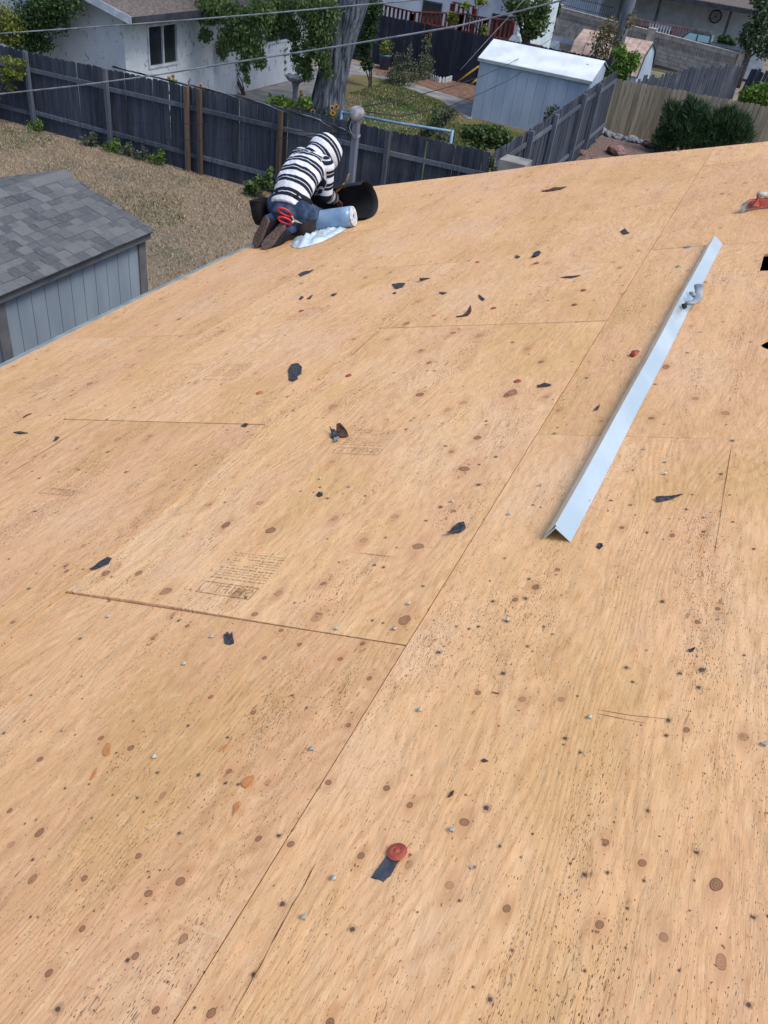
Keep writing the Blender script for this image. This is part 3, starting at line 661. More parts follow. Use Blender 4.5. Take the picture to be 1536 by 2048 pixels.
# ------------------------------------------------------------------ underlayment roll, felt and plastic sheet
def spiral_mat():
    t = NT('roll_end'); x, y, z = t.sep(t.obj()); return t
M_ROLL = noisy('blue_film', srgb(140, 170, 198), srgb(104, 136, 172), 5, .28, .5, .15)
M_PAP = noisy('white_paper', srgb(222, 228, 236), srgb(188, 196, 210), 40, .7, .3)
M_PAPD = noisy('paper_gap', srgb(70, 84, 110), srgb(50, 60, 80), 40, .8)
a0 = RPX(700, 459); a0 = RP(UV(702, 458)[0], UV(702, 458)[1]+.075, .088); dirx = (RP(-1, 0)-RP(0, 0)).normalized(); dirx = (dirx+Vector((0, -.12, 0))).normalized()
roll = thing('underlayment_roll', 'roll of white underlayment wrapped in blue film beside the kneeling man', 'roll', a0+dirx*.3-NRM*.088)
b = MB(); b.tube([a0+dirx*t for t in np.linspace(.004, .62, 8)], .085, 32); b.build('film_wrap', M_ROLL, roll, True)
b = MB(); e1 = dirx.cross(Vector((0, 0, 1))).normalized(); e2 = dirx.cross(e1)
for i in range(6):
    r0 = .021+i*.0104; r1 = r0+.0078; nn = 28; rr = [random.uniform(-.0012, .0012) for _ in range(nn)]
    ring = lambda r, d: [a0+dirx*d+e1*((r+rr[k])*math.cos(6.2832*k/nn)*(1+.04*math.sin(i)))+e2*((r+rr[k])*math.sin(6.2832*k/nn)) for k in range(nn)]
    dz = -.008-random.uniform(0, .006); b.ring_loft([ring(r0, .03), ring(r0, dz), ring(r1, dz), ring(r1, .03)], cap=False)
b.build('paper_layers', M_PAP, roll)
b = MB(); b.tube([a0+dirx*.001, a0+dirx*.03], .082, 28); b.build('gap_shade_disc', M_PAPD, roll)  # dark disc behind the paper layers, shade of their gaps put into its colour
M_FELT = noisy('black_felt', (.012, .013, .017), (.02, .021, .025), 8, .75, .25)
cy = UV(735, 441)[1]+.10; ur = UV(735, 441)[0]
b = MB(); pr = []
for ph in np.linspace(-118, 112, 34):
    pr.append((math.cos(R_(ph))*.21, .245+math.sin(R_(ph))*.245))
rings = []
for t in np.linspace(0, 1, 14):
    u = ur-.02+t*(-.86); k = 1-.10*t; wob_ = .012*math.sin(t*9)
    outer = [RP(u+.02*math.sin(i*.2), cy+p[0]*k+wob_, p[1]*k*.62+.006) for i, p in enumerate(pr)]
    inner = [RP(u+.02*math.sin(i*.2), cy+p[0]*k*.985+wob_, ((p[1]-.245)*k*.985+.245*k)*.62+.006) for i, p in enumerate(pr)]
    rings.append(outer+inner[::-1])
b.ring_loft(rings); felt = b.build('felt_sheet', M_FELT, smooth=True); tag(felt, 'curled black felt sheet standing up behind the blue roll', 'felt')
# plastic
M_PLAS = NT('thin_plastic'); t = M_PLAS; t.fin(t.mix(t.mr(t.noise(t.pos(), 9, 3), .4, .6), srgb(222, 238, 244), srgb(196, 218, 230)), .25, .5); M_PLAS.b.inputs['Alpha'].default_value = .93
t.bump(t.noise(t.pos(), 30, 4), .6, .02); M_PLAS = M_PLAS.m
pl = [(581,492),(590,474),(606,462),(628,452),(650,452),(666,449),(690,452),(697,456),(686,463),(668,473),(645,484),(622,492),(600,497),(588,496)]
Pu = [UV(*p) for p in pl]; cu_, cv_ = np.mean([p[0] for p in Pu]), np.mean([p[1] for p in Pu]); b = MB(); NR = 9; rings = []
rg = random.Random(4)
from mathutils import noise as mnoise
for j in range(NR):
    k = 1-j/(NR-.5); ring = []
    for i in range(len(Pu)*3):
        a = Pu[i//3]; c2 = Pu[(i//3+1) % len(Pu)]; f = (i % 3)/3; p = (a[0]+(c2[0]-a[0])*f, a[1]+(c2[1]-a[1])*f)
        q = (cu_+(p[0]-cu_)*k, cv_+(p[1]-cv_)*k); nz = mnoise.noise(Vector((q[0]*11, q[1]*5, 3.3)))+.6*mnoise.noise(Vector((q[0]*26, q[1]*14, 1.3)))
        hh = .004+(.055*abs(nz)+.012)*(1-abs(k-.45)**1.2 if j else .0); ring.append(RP(q[0], q[1], max(.003, hh)))
    rings.append(ring)
b.ring_loft(rings, cap=False); n_ = len(rings[-1]); b.add(rings[-1], [tuple(range(n_))])
tag(b.build('plastic_sheet', M_PLAS, smooth=True), 'crumpled translucent white plastic sheet at the kneeling man’s knees'.replace('’', "'"), 'plastic sheet')
# ================================================================== the kneeling roofer
def remesh(mb, name, mat, parent, vox, smooth_it=3, disp=None):
    me = mb.mesh(name, None); ob = bpy.data.objects.new(name, me); COL.objects.link(ob)
    r = ob.modifiers.new('r', 'REMESH'); r.mode = 'VOXEL'; r.voxel_size = vox
    s = ob.modifiers.new('s', 'SMOOTH'); s.iterations = smooth_it; s.factor = .5
    bpy.context.view_layer.update(); dg = bpy.context.evaluated_depsgraph_get()
    m2 = bpy.data.meshes.new_from_object(ob.evaluated_get(dg)); bpy.data.objects.remove(ob)
    n = len(m2.vertices); V = np.zeros(n*3); m2.vertices.foreach_get('co', V); V = V.reshape(-1, 3)
    if disp is not None: V = disp(V)
    m2.vertices.foreach_set('co', (V-np.array(org(parent))).ravel()); m2.polygons.foreach_set('use_smooth', [True]*len(m2.polygons)); m2.name = name
    setm(m2, mat); m2.update(); o = bpy.data.objects.new(name, m2); COL.objects.link(o); o.parent = parent; ORG[o.name] = org(parent)
    return o, V
def ball(mb, c, r, n=12):
    c = Vector(c); r = r if isinstance(r, (tuple, list)) else (r, r, r); rings = []
    for i in range(1, n):
        a = math.pi*i/n; rings.append([c+Vector((r[0]*math.sin(a)*math.cos(2*math.pi*k/16), r[1]*math.sin(a)*math.sin(2*math.pi*k/16), -r[2]*math.cos(a))) for k in range(16)])
    mb.ring_loft(rings)
def limb(mb, pts, rs):
    for p, r in zip(pts, rs): ball(mb, p, r if not isinstance(r, tuple) else min(r))
    mb.tube(pts, rs, 16)
FW = Vector((.24, .97, 0)).normalized(); RT = Vector((.97, -.24, 0)).normalized()
toeR, toeL = Vector((-3.53, 5.975, 2.985)), Vector((-3.665, 6.06, 2.945))
heelR, heelL = Vector((-3.435, 6.11, 3.16)), Vector((-3.575, 6.09, 3.185))
ankR, ankL = heelR+Vector((.0, .06, -.02)), heelL+Vector((0, .06, -.02))
kneR, kneL = Vector((-3.33, 6.62, 3.12)), Vector((-3.66, 6.64, 3.005))
hipR, hipL = Vector((-3.37, 6.27, 3.28)), Vector((-3.575, 6.30, 3.27))
pel = (hipR+hipL)/2+Vector((0, 0, .0)); wai = Vector((-3.475, 6.37, 3.39)); che = Vector((-3.495, 6.58, 3.50)); shC = Vector((-3.505, 6.73, 3.565))
shR, shL = Vector((-3.355, 6.68, 3.565)), Vector((-3.67, 6.79, 3.55))
elR, elL = Vector((-3.36, 6.72, 3.31)), Vector((-3.72, 6.80, 3.33))
wrR, wrL = Vector((-3.355, 6.91, 3.235)), Vector((-3.52, 6.86, 3.27))
hdC = Vector((-3.50, 6.93, 3.595)); FACE = Vector((.22, .72, -.62)).normalized()
man = thing('person', 'person in a black and white striped hoodie kneeling at the roof corner', 'person', (-3.5, 6.3, 2.985))
SKIN = noisy('skin', srgb(176, 122, 104), srgb(150, 98, 84), 30, .6, .3)
b = MB()
limb(b, [pel, wai, che, shC], [.11, .10, .115, .10]); limb(b, [shC, shC+(hdC-shC)*.5, hdC], [.06, .055, .06])
ball(b, hdC, (.078, .092, .105)); ball(b, hdC+FACE*.06-Vector((0, 0, .035)), (.055, .055, .055)); ball(b, hdC+FACE*.102-Vector((0, 0, .004)), (.014, .02, .02))
for s in (-1, 1): ball(b, hdC+RT*(.08*s), (.012, .025, .03))
for sh, el, wr in ((shR, elR, wrR), (shL, elL, wrL)): limb(b, [shC, sh], [.06, .06]); limb(b, [sh, el], [.055, .042]); limb(b, [el, wr], [.042, .029])
for hp, kn, an, he, to in ((hipR, kneR, ankR, heelR, toeR), (hipL, kneL, ankL, heelL, toeL)):
    limb(b, [hp, kn], [.085, .06]); limb(b, [kn, an], [.055, .042]); limb(b, [an, he*.5+to*.5+Vector((.02, .06, .03)), to+Vector((.03, .07, .045))], [.034, .026, .018])
# right hand reaches for the felt, left hand closes on the hammer handle
def hand(wr, d, up, curl, size=1.0, thumb_side=1):
    d = Vector(d).normalized(); up = Vector(up).normalized(); sd_ = d.cross(up).normalized(); up = sd_.cross(d)
    palm = wr+d*.05*size
    limb(b, [wr, wr+d*.03*size], [.026, .026]); b.tube([wr+d*.015*size, palm, wr+d*.095*size], [(.03*size, .016*size), (.042*size, .017*size), (.042*size, .014*size)], 14)
    for k, (off, L) in enumerate(((-.031, .066), (-.0105, .076), (.0105, .07), (.031, .055))):
        p = wr+d*.09*size+sd_*off*size; dirn = d.copy(); pts = [p]; c = curl*(1+.12*k)
        for seg in range(3):
            dirn = (dirn*math.cos(c)-up*math.sin(c)).normalized(); p = p+dirn*(L*size*(.46, .31, .23)[seg]); pts.append(p)
            upn = up; up_local = up
        limb(b, pts, [.0095*size, .009*size, .0082*size, .0072*size])
    p0 = wr+d*.035*size-sd_*.034*size*thumb_side; p1 = p0+(d*.6-sd_*.8*thumb_side-up*.2).normalized()*.036*size; p2 = p1+(d*.9-sd_*.25*thumb_side-up*.35).normalized()*.03*size
    limb(b, [wr+d*.025*size, p0, p1, p2], [.016*size, .0125*size, .0105*size, .0085*size])
hand(wrR, Vector((.12, .62, -.42)), Vector((.2, .35, .8)), .38, 1.0, 1)
hand(wrL, Vector((.55, .35, -.1)), Vector((-.1, .5, .7)), .95, 1.0, -1)
remesh(b, 'body', SKIN, man, .0055, 2)
# hoodie
STRIPE = None
def stripe_mat():
    t = NT('striped_knit'); s = t.attr('stripe').outputs['Fac']
    f = t.math('FRACT', t.math('DIVIDE', s, .112))
    f = t.math('ADD', f, t.math('MULTIPLY', t.math('SUBTRACT', t.noise(t.pos(), 60, 2), .5), .03))
    band = t.math('MULTIPLY', t.mr(f, .40, .425), t.mr(f, .985, .965))
    thin = t.math('MULTIPLY', t.mr(f, .655, .67), t.mr(f, .735, .72))
    line = t.math('MULTIPLY', t.mr(f, .687, .692), t.mr(f, .704, .699))
    blk = t.math('SUBTRACT', band, t.math('SUBTRACT', thin, line), None, True)
    wn = t.noise(t.pos(), 22, 3)
    c = t.mix(blk, t.mix(wn, srgb(226, 230, 238), srgb(204, 210, 222)), srgb(30, 38, 54))
    t.bump(t.noise(t.pos(), 55, 4), .35, .012); return t.fin(c, .9, .15)
STRIPE = stripe_mat()
spine = [pel-Vector((0, .04, .05)), wai, che, shC, shC+(hdC-shC)*.6]
chains = [([pel-Vector((0, .04, .05)), shC+(hdC-shC)*.6], .17, 0.0), ([shR, elR, wrR], .07, .03), ([shL+Vector((0, 0, -.03)), elL, wrL], .05, .03)]
def chain_coord(V, ch):
    best = np.full(len(V), 1e9); out = np.zeros(len(V))
    for pts, rad, off in ch:
        acc = off
        for i, (a, c) in enumerate(zip(pts[:-1], pts[1:])):
            a_ = np.array(a); d = np.array(c)-a_; L = np.linalg.norm(d); t = ((V-a_) @ d)/L/L
            lo = -1.0 if i == 0 else 0; hi = 2.0 if i == len(pts)-2 else 1
            tc = np.clip(t, lo, hi); q = np.linalg.norm(V-(a_+np.clip(t, 0, 1)[:, None]*d), axis=1)/rad
            m_ = q < best; best[m_] = q[m_]; out[m_] = acc+tc[m_]*L; acc += L
    return out
def wrinkle(V, amp=.006, sc=16):
    out = V.copy()
    for i in range(len(V)):
        p = Vector(V[i]); n = mnoise.noise(p*sc)+.5*mnoise.noise(p*sc*2.3)
        out[i, 2] += amp*n; out[i, 0] += amp*.7*mnoise.noise(p*sc+Vector((9, 3, 1)))
    return out
b = MB()
ell = lambda c, ax, rs: None
def oval(mb, pts, rs):                                # torso sections: wide across the shoulders, thinner front to back
    rings = []
    for i, (p, (ra, rb)) in enumerate(zip(pts, rs)):
        t = (pts[min(i+1, len(pts)-1)]-pts[max(i-1, 0)]).normalized(); a = RT-t*RT.dot(t); a.normalize(); c = t.cross(a)
        rings.append([p+a*(ra*math.cos(2*math.pi*k/24))+c*(rb*math.sin(2*math.pi*k/24)) for k in range(24)])
    mb.ring_loft(rings)
UPB = Vector((-.1, -.3, .5)).normalized()
oval(b, [pel+Vector((0, -.03, .0)), pel*.5+wai*.5+UPB*.012, wai+UPB*.02, (wai+che)/2+UPB*.03, che+UPB*.025, (che+shC)/2+UPB*.015, shC, shC+(hdC-shC)*.35],
     [(.168, .125), (.172, .135), (.172, .138), (.178, .142), (.185, .14), (.18, .122), (.145, .09), (.085, .07)])
for s in (shR, shL): ball(b, s, .078)
limb(b, [shC, shR], [.085, .078]); limb(b, [shC, shL], [.085, .078])
for sh, el, wr in ((shR, elR, wrR), (shL, elL, wrL)):
    d = (wr-el); limb(b, [sh, sh*.5+el*.5, el], [.079, .074, .068]); limb(b, [el, el+d*.5, el+d*.84], [.068, .062, .052]); limb(b, [el+d*.8, el+d*.95], [.05, .036])
hood, HV = remesh(b, 'hoodie', STRIPE, man, .009, 4, lambda V: wrinkle(V, .010, 15))
at = hood.data.attributes.new('stripe', 'FLOAT', 'POINT'); at.data.foreach_set('value', chain_coord(HV, chains).astype(np.float32))
# the hood, a shell open towards the face
b = MB(); ax0 = (FACE+Vector((0, 0, .18))).normalized(); rings = []; NRG = []
upv = Vector((0, 0, 1))-ax0*ax0.z; upv.normalize(); sdv = ax0.cross(upv)
secs = [(-.142, .03, .03), (-.135, .07, .075), (-.105, .108, .118), (-.06, .128, .142), (-.01, .132, .15), (.045, .126, .146), (.095, .112, .134), (.118, .103, .124), (.112, .094, .113), (.05, .098, .12)]
for sct in secs:
    t, ra, rb = sct
    cc = hdC+ax0*t+upv*.012
    rings.append([cc+sdv*(ra*math.cos(2*math.pi*k/28))+upv*(rb*math.sin(2*math.pi*k/28)*(1 if math.sin(2*math.pi*k/28) > 0 else 1.12)) for k in range(28)])
b.ring_loft(rings, cap=False); b.add([hdC-ax0*.146+upv*.012]+rings[0], [(0, 1+(k+1) % 28, 1+k) for k in range(28)])
limb(b, [shC+Vector((0, 0, .02)), hdC-ax0*.07-upv*.03], [.10, .10])
hd = b.build('hood', STRIPE, man, True); hv_ = np.array([v.co[:] for v in hd.data.vertices])+np.array(org(man))
hax = np.array((upv*.92+ax0*.42).normalized()); hd.data.attributes.new('stripe', 'FLOAT', 'POINT').data.foreach_set('value', ((hv_-np.array(hdC)) @ hax+.03).astype(np.float32))
b = MB(); bc = hdC+ax0*.11+upv*.05                    # cap bill showing under the hood
b.prism([bc+sdv*x+ax0*y+upv*(-abs(x)*.5-.03) for x, y in ((-.07, 0), (-.06, .045), (-.03, .068), (0, .075), (.03, .068), (.06, .045), (.07, 0))], upv*.008); b.build('cap_bill', noisy('cap_cloth', srgb(214, 208, 204), srgb(186, 180, 178), 30, .9), man)
# jeans
def denim():
    t = NT('denim'); n = t.noise(t.pos(), 14, 4); f = t.noise(t.scale(t.pos(), (400, 400, 90)), 1, 2)
    c = t.mix(t.mr(n, .35, .7), srgb(38, 52, 78), srgb(72, 92, 120)); c = t.mix(t.mr(f, .5, .8, 0, .3), c, srgb(110, 128, 150)); t.bump(t.noise(t.pos(), 40, 4), .4, .01); return t.fin(c, .9, .15)
DEN = denim(); b = MB()
oval(b, [pel-UPB*.08+Vector((0, -.02, -.03)), pel+Vector((0, -.025, -.02)), pel*.6+wai*.4], [(.14, .10), (.175, .135), (.165, .128)])
for hp, kn, an in ((hipR, kneR, ankR), (hipL, kneL, ankL)):
    limb(b, [hp, hp*.5+kn*.5, kn], [.108, .094, .078]); limb(b, [kn, kn*.5+an*.5, an], [.073, .066, .062])
remesh(b, 'jeans', DEN, man, .010, 3, lambda V: wrinkle(V, .010, 14))
# shoes
M_SOLE = noisy('worn_sole', srgb(112, 96, 88), srgb(78, 66, 62), 70, .85, .2, .6, bdist=.004); M_SHOE = noisy('shoe_cloth', srgb(34, 38, 48), srgb(24, 26, 34), 30, .8)
for he, to, back in ((heelR, toeR, Vector((-.40, -.80, .05))), (heelL, toeL, Vector((-.45, -.78, .05)))):
    ax = (he-to).normalized(); he2 = he+ax*.035; nrm_ = (back-ax*back.dot(ax)).normalized(); sdx = ax.cross(nrm_)
    shoe = MB(); L = (he2-to).length
    prof = [(0, .02), (.06, .042), (.18, .053), (.32, .056), (.5, .049), (.68, .043), (.85, .044), (.95, .036), (1, .014)]
    outl = [to+ax*(L*t)+sdx*w_ for t, w_ in prof]+[to+ax*(L*t)-sdx*w_ for t, w_ in prof[::-1]]
    shoe_o = MB(); shoe_o.prism([p+nrm_*.012 for p in outl], -nrm_*.024)
    rings = []
    for t, w_ in prof: 
        c = to+ax*(L*t)-nrm_*(.012+.05*min(1, t*2.2)); rings.append([c+sdx*(w_*.95*math.cos(2*math.pi*k/14))+nrm_*((.02+.04*min(1, t*2.0))*math.sin(2*math.pi*k/14)) for k in range(14)])
    shoe.ring_loft(rings); so_ = shoe.build('shoe', M_SHOE, man, True); shoe_o.build('sole', M_SOLE, so_, bevel=.006)
# tool belt with pouches
M_BELT = noisy('black_nylon', srgb(30, 31, 36), srgb(18, 19, 23), 20, .75, .25); M_LEATH = noisy('dark_leather', srgb(52, 42, 44), srgb(34, 28, 32), 14, .7, .3)
b = MB(); c = pel*.45+wai*.55-UPB*.005; tt = (wai-pel).normalized(); a = (RT-tt*RT.dot(tt)).normalized(); cc2 = tt.cross(a)
b.ring_loft([[c+tt*h+a*(r*1.0*math.cos(2*math.pi*k/32))+cc2*(r*.80*math.sin(2*math.pi*k/32)) for k in range(32)] for h, r in ((-.025, .172), (-.025, .184), (.025, .184), (.025, .172))], cap=False); b.build('tool_belt', M_BELT, man, True)
def pouch(c, ax_up, w_, h_, d_, nm, mat):
    up = Vector(ax_up).normalized(); s_ = up.cross(FW).normalized(); f_ = s_.cross(up); m_ = MB(); rings = []
    for t, k in ((0, .55), (.06, .8), (.3, 1.0), (.75, 1.05), (1, 1.08)):
        rings.append([Vector(c)+up*(h_*(t-.5))+s_*(w_*k*.5*math.copysign(abs(math.cos(q))**.6, math.cos(q)))+f_*(d_*k*.5*math.copysign(abs(math.sin(q))**.6, math.sin(q))) for q in [2*math.pi*i/20 for i in range(20)]])
    m_.ring_loft(rings, cap=False); rim = rings[-1]; cen = sum(rim, Vector())/20; inn = [cen+(p-cen)*.86 for p in rim]; inn2 = [cen-up*.10+(p-cen)*.78 for p in rim]
    m_.ring_loft([rim, inn, inn2], cap=False); m_.add(rings[0], [tuple(range(20))]); m_.add(inn2, [tuple(range(20))]); return m_.build(nm, mat, man, True)
pouch(AY(522, 424, 6.30), (-.25, .05, 1), .12, .21, .16, 'tool_pouch', M_BELT)
pouch(AY(609, 447, 6.33), (-.3, .35, 1), .15, .24, .18, 'tool_pouch', M_LEATH)
# snips in the pouch
M_SNIP = noisy('red_grip', srgb(206, 36, 44), srgb(168, 22, 34), 30, .4, .5)
sn = thing('snips', 'pair of red handled snips hanging in the tool pouch', 'snips', AY(585, 445, 6.16))
A0 = AY(588, 441, 6.17)
for (x1, y1), (x2, y2), w_ in (((556, 417), (583, 431), .0), ((557, 436), (583, 446), 1)):
    p1, p2 = AY(x1, y1, 6.09), AY(x2, y2, 6.14); d = (p2-p1); u_ = Vector((.5, .1, .8)); u_ = (u_-d.normalized()*u_.dot(d.normalized())).normalized(); mb = MB(); loop = []
    for k in range(18):
        q = 2*math.pi*k/18; loop.append((p1+p2)/2+d*(.5*math.cos(q))+u_*(.024*math.sin(q)))
    loop += loop[:2]; mb.tube(loop, .009, 8); mb.build('grip', M_SNIP, sn, True)
mb = MB(); mb.tube([AY(583, 431, 6.14), A0], .008, 8); mb.tube([AY(583, 446, 6.14), A0], .008, 8); mb.tube([A0, AY(604, 446, 6.24)], [.012, .006], 8); mb.build('blades', M_STEEL, sn, True)
# hammer in the left hand
hm = thing('hammer', 'wooden handled hammer held above the black felt', 'hammer', AY(672, 384, 6.86))
p0, p1 = AY(660, 393, 6.84), AY(690, 367, 6.88)
mb = MB(); mb.tube([p0, p0*.5+p1*.5, p1], [.015, .0135, .0115], 10); mb.build('handle', noisy('hickory', srgb(178, 140, 104), srgb(146, 108, 78), 12, .6, stretch=(1, 1, .2)), hm, True)
mb = MB(); q1 = AY(698, 347, 6.9); mb.tube([AY(684, 375, 6.88), AY(690, 372, 6.88), AY(692, 362, 6.89), AY(695, 354, 6.89), q1], [.012, .015, .013, .011, .006], 10); mb.build('head', noisy('hammer_head', srgb(150, 122, 98), srgb(110, 88, 74), 20, .45, .4, metal=.3), hm, True)
# ================================================================== fences
def weathered(name, c1, c2, c3):
    t = NT(name); p = t.pos(); x, y, z = t.sep(p)
    st = t.noise(t.scale(p, (38, 38, 1.6)), 1, 4, .6); lo = t.noise(p, 1.3, 3); r = t.rnd()
    c = t.mix(t.mr(st, .3, .7), c1, c2); c = t.mix(t.mr(lo, .5, .75, 0, .6), c, c3)
    k = t.math('MULTIPLY_ADD', r, .5, .72); c = t.mix(1.0, c, t.comb(k, k, k), 'MULTIPLY')
    t.bump(st, .5, .01); return t.fin(c, .9, .15)
M_FENCE = weathered('grey_weathered_wood', srgb(74, 81, 95), srgb(50, 56, 68), srgb(92, 95, 104))
M_RAIL = weathered('grey_rail_wood', srgb(98, 106, 120), srgb(70, 77, 90), srgb(116, 120, 126))
M_BRPOST = weathered('brown_post_wood', srgb(112, 98, 86), srgb(82, 72, 64), srgb(98, 94, 90))
M_DARKF = weathered('dark_stained_wood', srgb(50, 56, 70), srgb(36, 41, 54), srgb(60, 66, 80))
M_TANF = weathered('new_cedar', srgb(172, 162, 140), srgb(132, 124, 108), srgb(150, 146, 126))
def plank_mesh(h, w_, mat, th=.017, ear=.025):
    b = MB(); P = [(-w_/2, 0, 0), (w_/2, 0, 0), (w_/2, 0, h-ear), (w_/2-ear, 0, h), (-w_/2+ear, 0, h), (-w_/2, 0, h-ear)]
    b.prism([(p[0], -th/2, p[2]) for p in P], (0, th, 0)); return b.mesh('plank', mat)
def fence(label, a, b_, h0, h1, mat, posts=(), rails=(.35, 1.4), side=1, pitch=.142, w_=.138, railmat=None, postmat=None, group=None, z0=0.0, lean=0.0, jit=.012, name='wood_fence', segs=None, zf=None, ear=.025, brown=()):
    a = Vector(a); b_ = Vector(b_); d = b_-a; L = d.length; d.normalize(); n = Vector((-d.y, d.x, 0))*side; ang = math.atan2(d.y, d.x)
    root = thing(name, label, 'fence', (a.x+d.x*L/2, a.y+d.y*L/2, z0), group)
    hm_ = (h0+h1)/2; ms = [plank_mesh(hm_, w_*s, mat, ear=ear) for s in (1.015, 1.0, .985)]
    N = int(L/pitch); rg = random.Random(int(L*100)+len(label))
    for i in range(N):
        t = (i+.5)/N; p = a+d*(L*t); h = h0+(h1-h0)*t+rg.uniform(-jit, jit); zz = z0 if zf is None else zf(p.x, p.y)
        piece('plank', ms[i % 3], root, (p.x+n.x*rg.uniform(-.004, .004), p.y+n.y*rg.uniform(-.004, .004), zz), (rg.uniform(-.01, .01), lean+rg.uniform(-.008, .008), ang), (1, 1, h/hm_))
    cuts = segs or [0, .34, .67, 1.0]
    for zr_ in rails:
        for s0, s1 in zip(cuts[:-1], cuts[1:]):
            za = z0 if zf is None else zf(*(a+d*(L*s0)).xy); zb = z0 if zf is None else zf(*(a+d*(L*s1)).xy)
            p = a+d*(L*s0+.01)+n*.031; q = a+d*(L*s1-.01)+n*.031; k0 = (h0+(h1-h0)*s0)/1.75; k1 = (h0+(h1-h0)*s1)/1.75; j = rg.uniform(-.03, .03)
            b = MB(); b.bar((p.x, p.y, za+zr_*k0+j), (q.x, q.y, zb+zr_*k1+j*.4), .04, .085); b.build('rail', railmat or M_RAIL, root)
    for k, t in enumerate(posts):
        p = a+d*(L*t)+n*.098; h = (h0+(h1-h0)*t)*1.0+.02; zz = z0 if zf is None else zf(p.x, p.y)
        b = MB(); b.box((p.x, p.y, zz+h/2), (.09, .09, h), Matrix.Rotation(ang, 3, 'Z')); b.build('post', (M_BRPOST if k in brown else (postmat or M_RAIL)), root, bevel=.006)
    return root
YF = 15.7; XA, XB = -17.2, -4.5
tx = lambda px, py: (AY(px, py, YF).x-XA)/(XB-XA)
fp = [tx(66, 180), tx(222, 220), tx(380, 260), tx(405, 268), tx(563, 300), tx(774, 330)]
fence('grey weathered board fence running behind the dry yard to the corner', (XA, YF, 0), (XB, YF, 0), 1.56, 1.80, M_FENCE, fp, (.36, 1.36), -1, brown=(2, 3, 4), segs=[0, fp[0], fp[1], fp[2], fp[3], fp[4], fp[5], 1.0])
XR = -4.48
ty = lambda px, py: (AX(px, py, XR).y-15.85)/(26.9-15.85)
rp_ = [ty(1050, 290), ty(1099, 260), ty(1154, 230), ty(1184, 210)]
fence('grey weathered board fence receding from the corner along the gravel', (XR, 15.85, 0), (XR, 26.9, 0), 1.76, 1.74, M_FENCE, rp_, (.32, 1.5), -1, segs=[0]+rp_+[1.0], zf=lambda x, y: gbz(y))
fence('pale tan board fence standing behind the juniper bush', (-4.95, 27.5, .0), (2.4, 27.5, .0), 1.44, 1.58, M_TANF, (), (.4, 1.3), 1, ear=.03, jit=.02, z0=.24)
fence('dark stained board fence behind the silver shed and flower bed', (-16.2, 31.6, 0), (-4.9, 31.6, 0), 1.58, 1.62, M_DARKF, (), (.4, 1.3), 1)
fence('old grey board fence with uneven tops beyond the tan fence', (-4.15, 28.6, 0), (-1.7, 37.2, 0), 1.62, 1.78, M_FENCE, (.15, .42, .7), (.4, 1.3), 1, jit=.09, zf=gz)
fence('leaning dark board fence at the right edge beyond the tan fence', (-1.6, 37.3, 0), (3.5, 35.0, 0), 1.75, 1.7, M_FENCE, (.2,), (.4, 1.3), 1, jit=.06, zf=gz, lean=.12)
# weeds at the foot of the fence
# ================================================================== foliage tools
def leafcloud(blobs, n, size, rg, droop=.2, shell=.35):
    w_ = np.array([b[3]*b[4]*b[5] for b in blobs])**.7; pick = rg.choice(len(blobs), n, p=w_/w_.sum()); B = np.array(blobs)[pick]
    d = rg.normal(size=(n, 3)); d /= np.linalg.norm(d, axis=1)[:, None]; r = rg.random(n)**shell
    C = B[:, :3]+d*B[:, 3:6]*r[:, None]*(1+.18*rg.normal(size=n))[:, None]
    a = rg.normal(size=(n, 3)); a[:, 2] -= droop*2; a /= np.linalg.norm(a, axis=1)[:, None]
    nn = rg.normal(size=(n, 3)); nn[:, 2] += .8; b = np.cross(a, nn); b /= np.linalg.norm(b, axis=1)[:, None]
    s = size*rg.uniform(.6, 1.3, n)[:, None]; up = np.cross(b, a)
    V = np.stack([C-a*s*.5, C+b*s*.34+up*s*.06, C+a*s*.5-up*s*.05, C-b*s*.34+up*s*.06], 1).reshape(-1, 3)
    return V, np.arange(4*n).reshape(-1, 4)
def foliage(name, blobs, n, size, mat, parent=None, seed=1, droop=.2, shell=.35):
    V, F = leafcloud(blobs, n, size, np.random.default_rng(seed), droop, shell); return np_obj(name, V, F, mat, parent)
L_COT = leaf_mat('cottonwood_leaf', srgb(40, 62, 34), srgb(104, 128, 76)); L_DK = leaf_mat('dark_leaf', srgb(26, 44, 28), srgb(70, 98, 52))
L_YG = leaf_mat('yellow_green_leaf', srgb(62, 84, 34), srgb(132, 142, 66)); L_JUN = leaf_mat('juniper_leaf', srgb(24, 46, 30), srgb(66, 96, 58), .7, .1)
L_GRY = leaf_mat('grey_green_leaf', srgb(52, 64, 50), srgb(110, 120, 96)); L_BR = leaf_mat('bright_leaf', srgb(48, 78, 34), srgb(120, 152, 66)); L_DRYB = leaf_mat('dry_shrub_leaf', srgb(70, 70, 48), srgb(124, 118, 80))
L_PINE = leaf_mat('pine_leaf', srgb(44, 62, 52), srgb(98, 116, 84), .7, .1)
M_STEM = noisy('stem', srgb(104, 96, 72), srgb(70, 66, 50), 12, .8)
M_BARKTW = noisy('twig_bark', srgb(96, 90, 84), srgb(62, 58, 56), 9, .9)
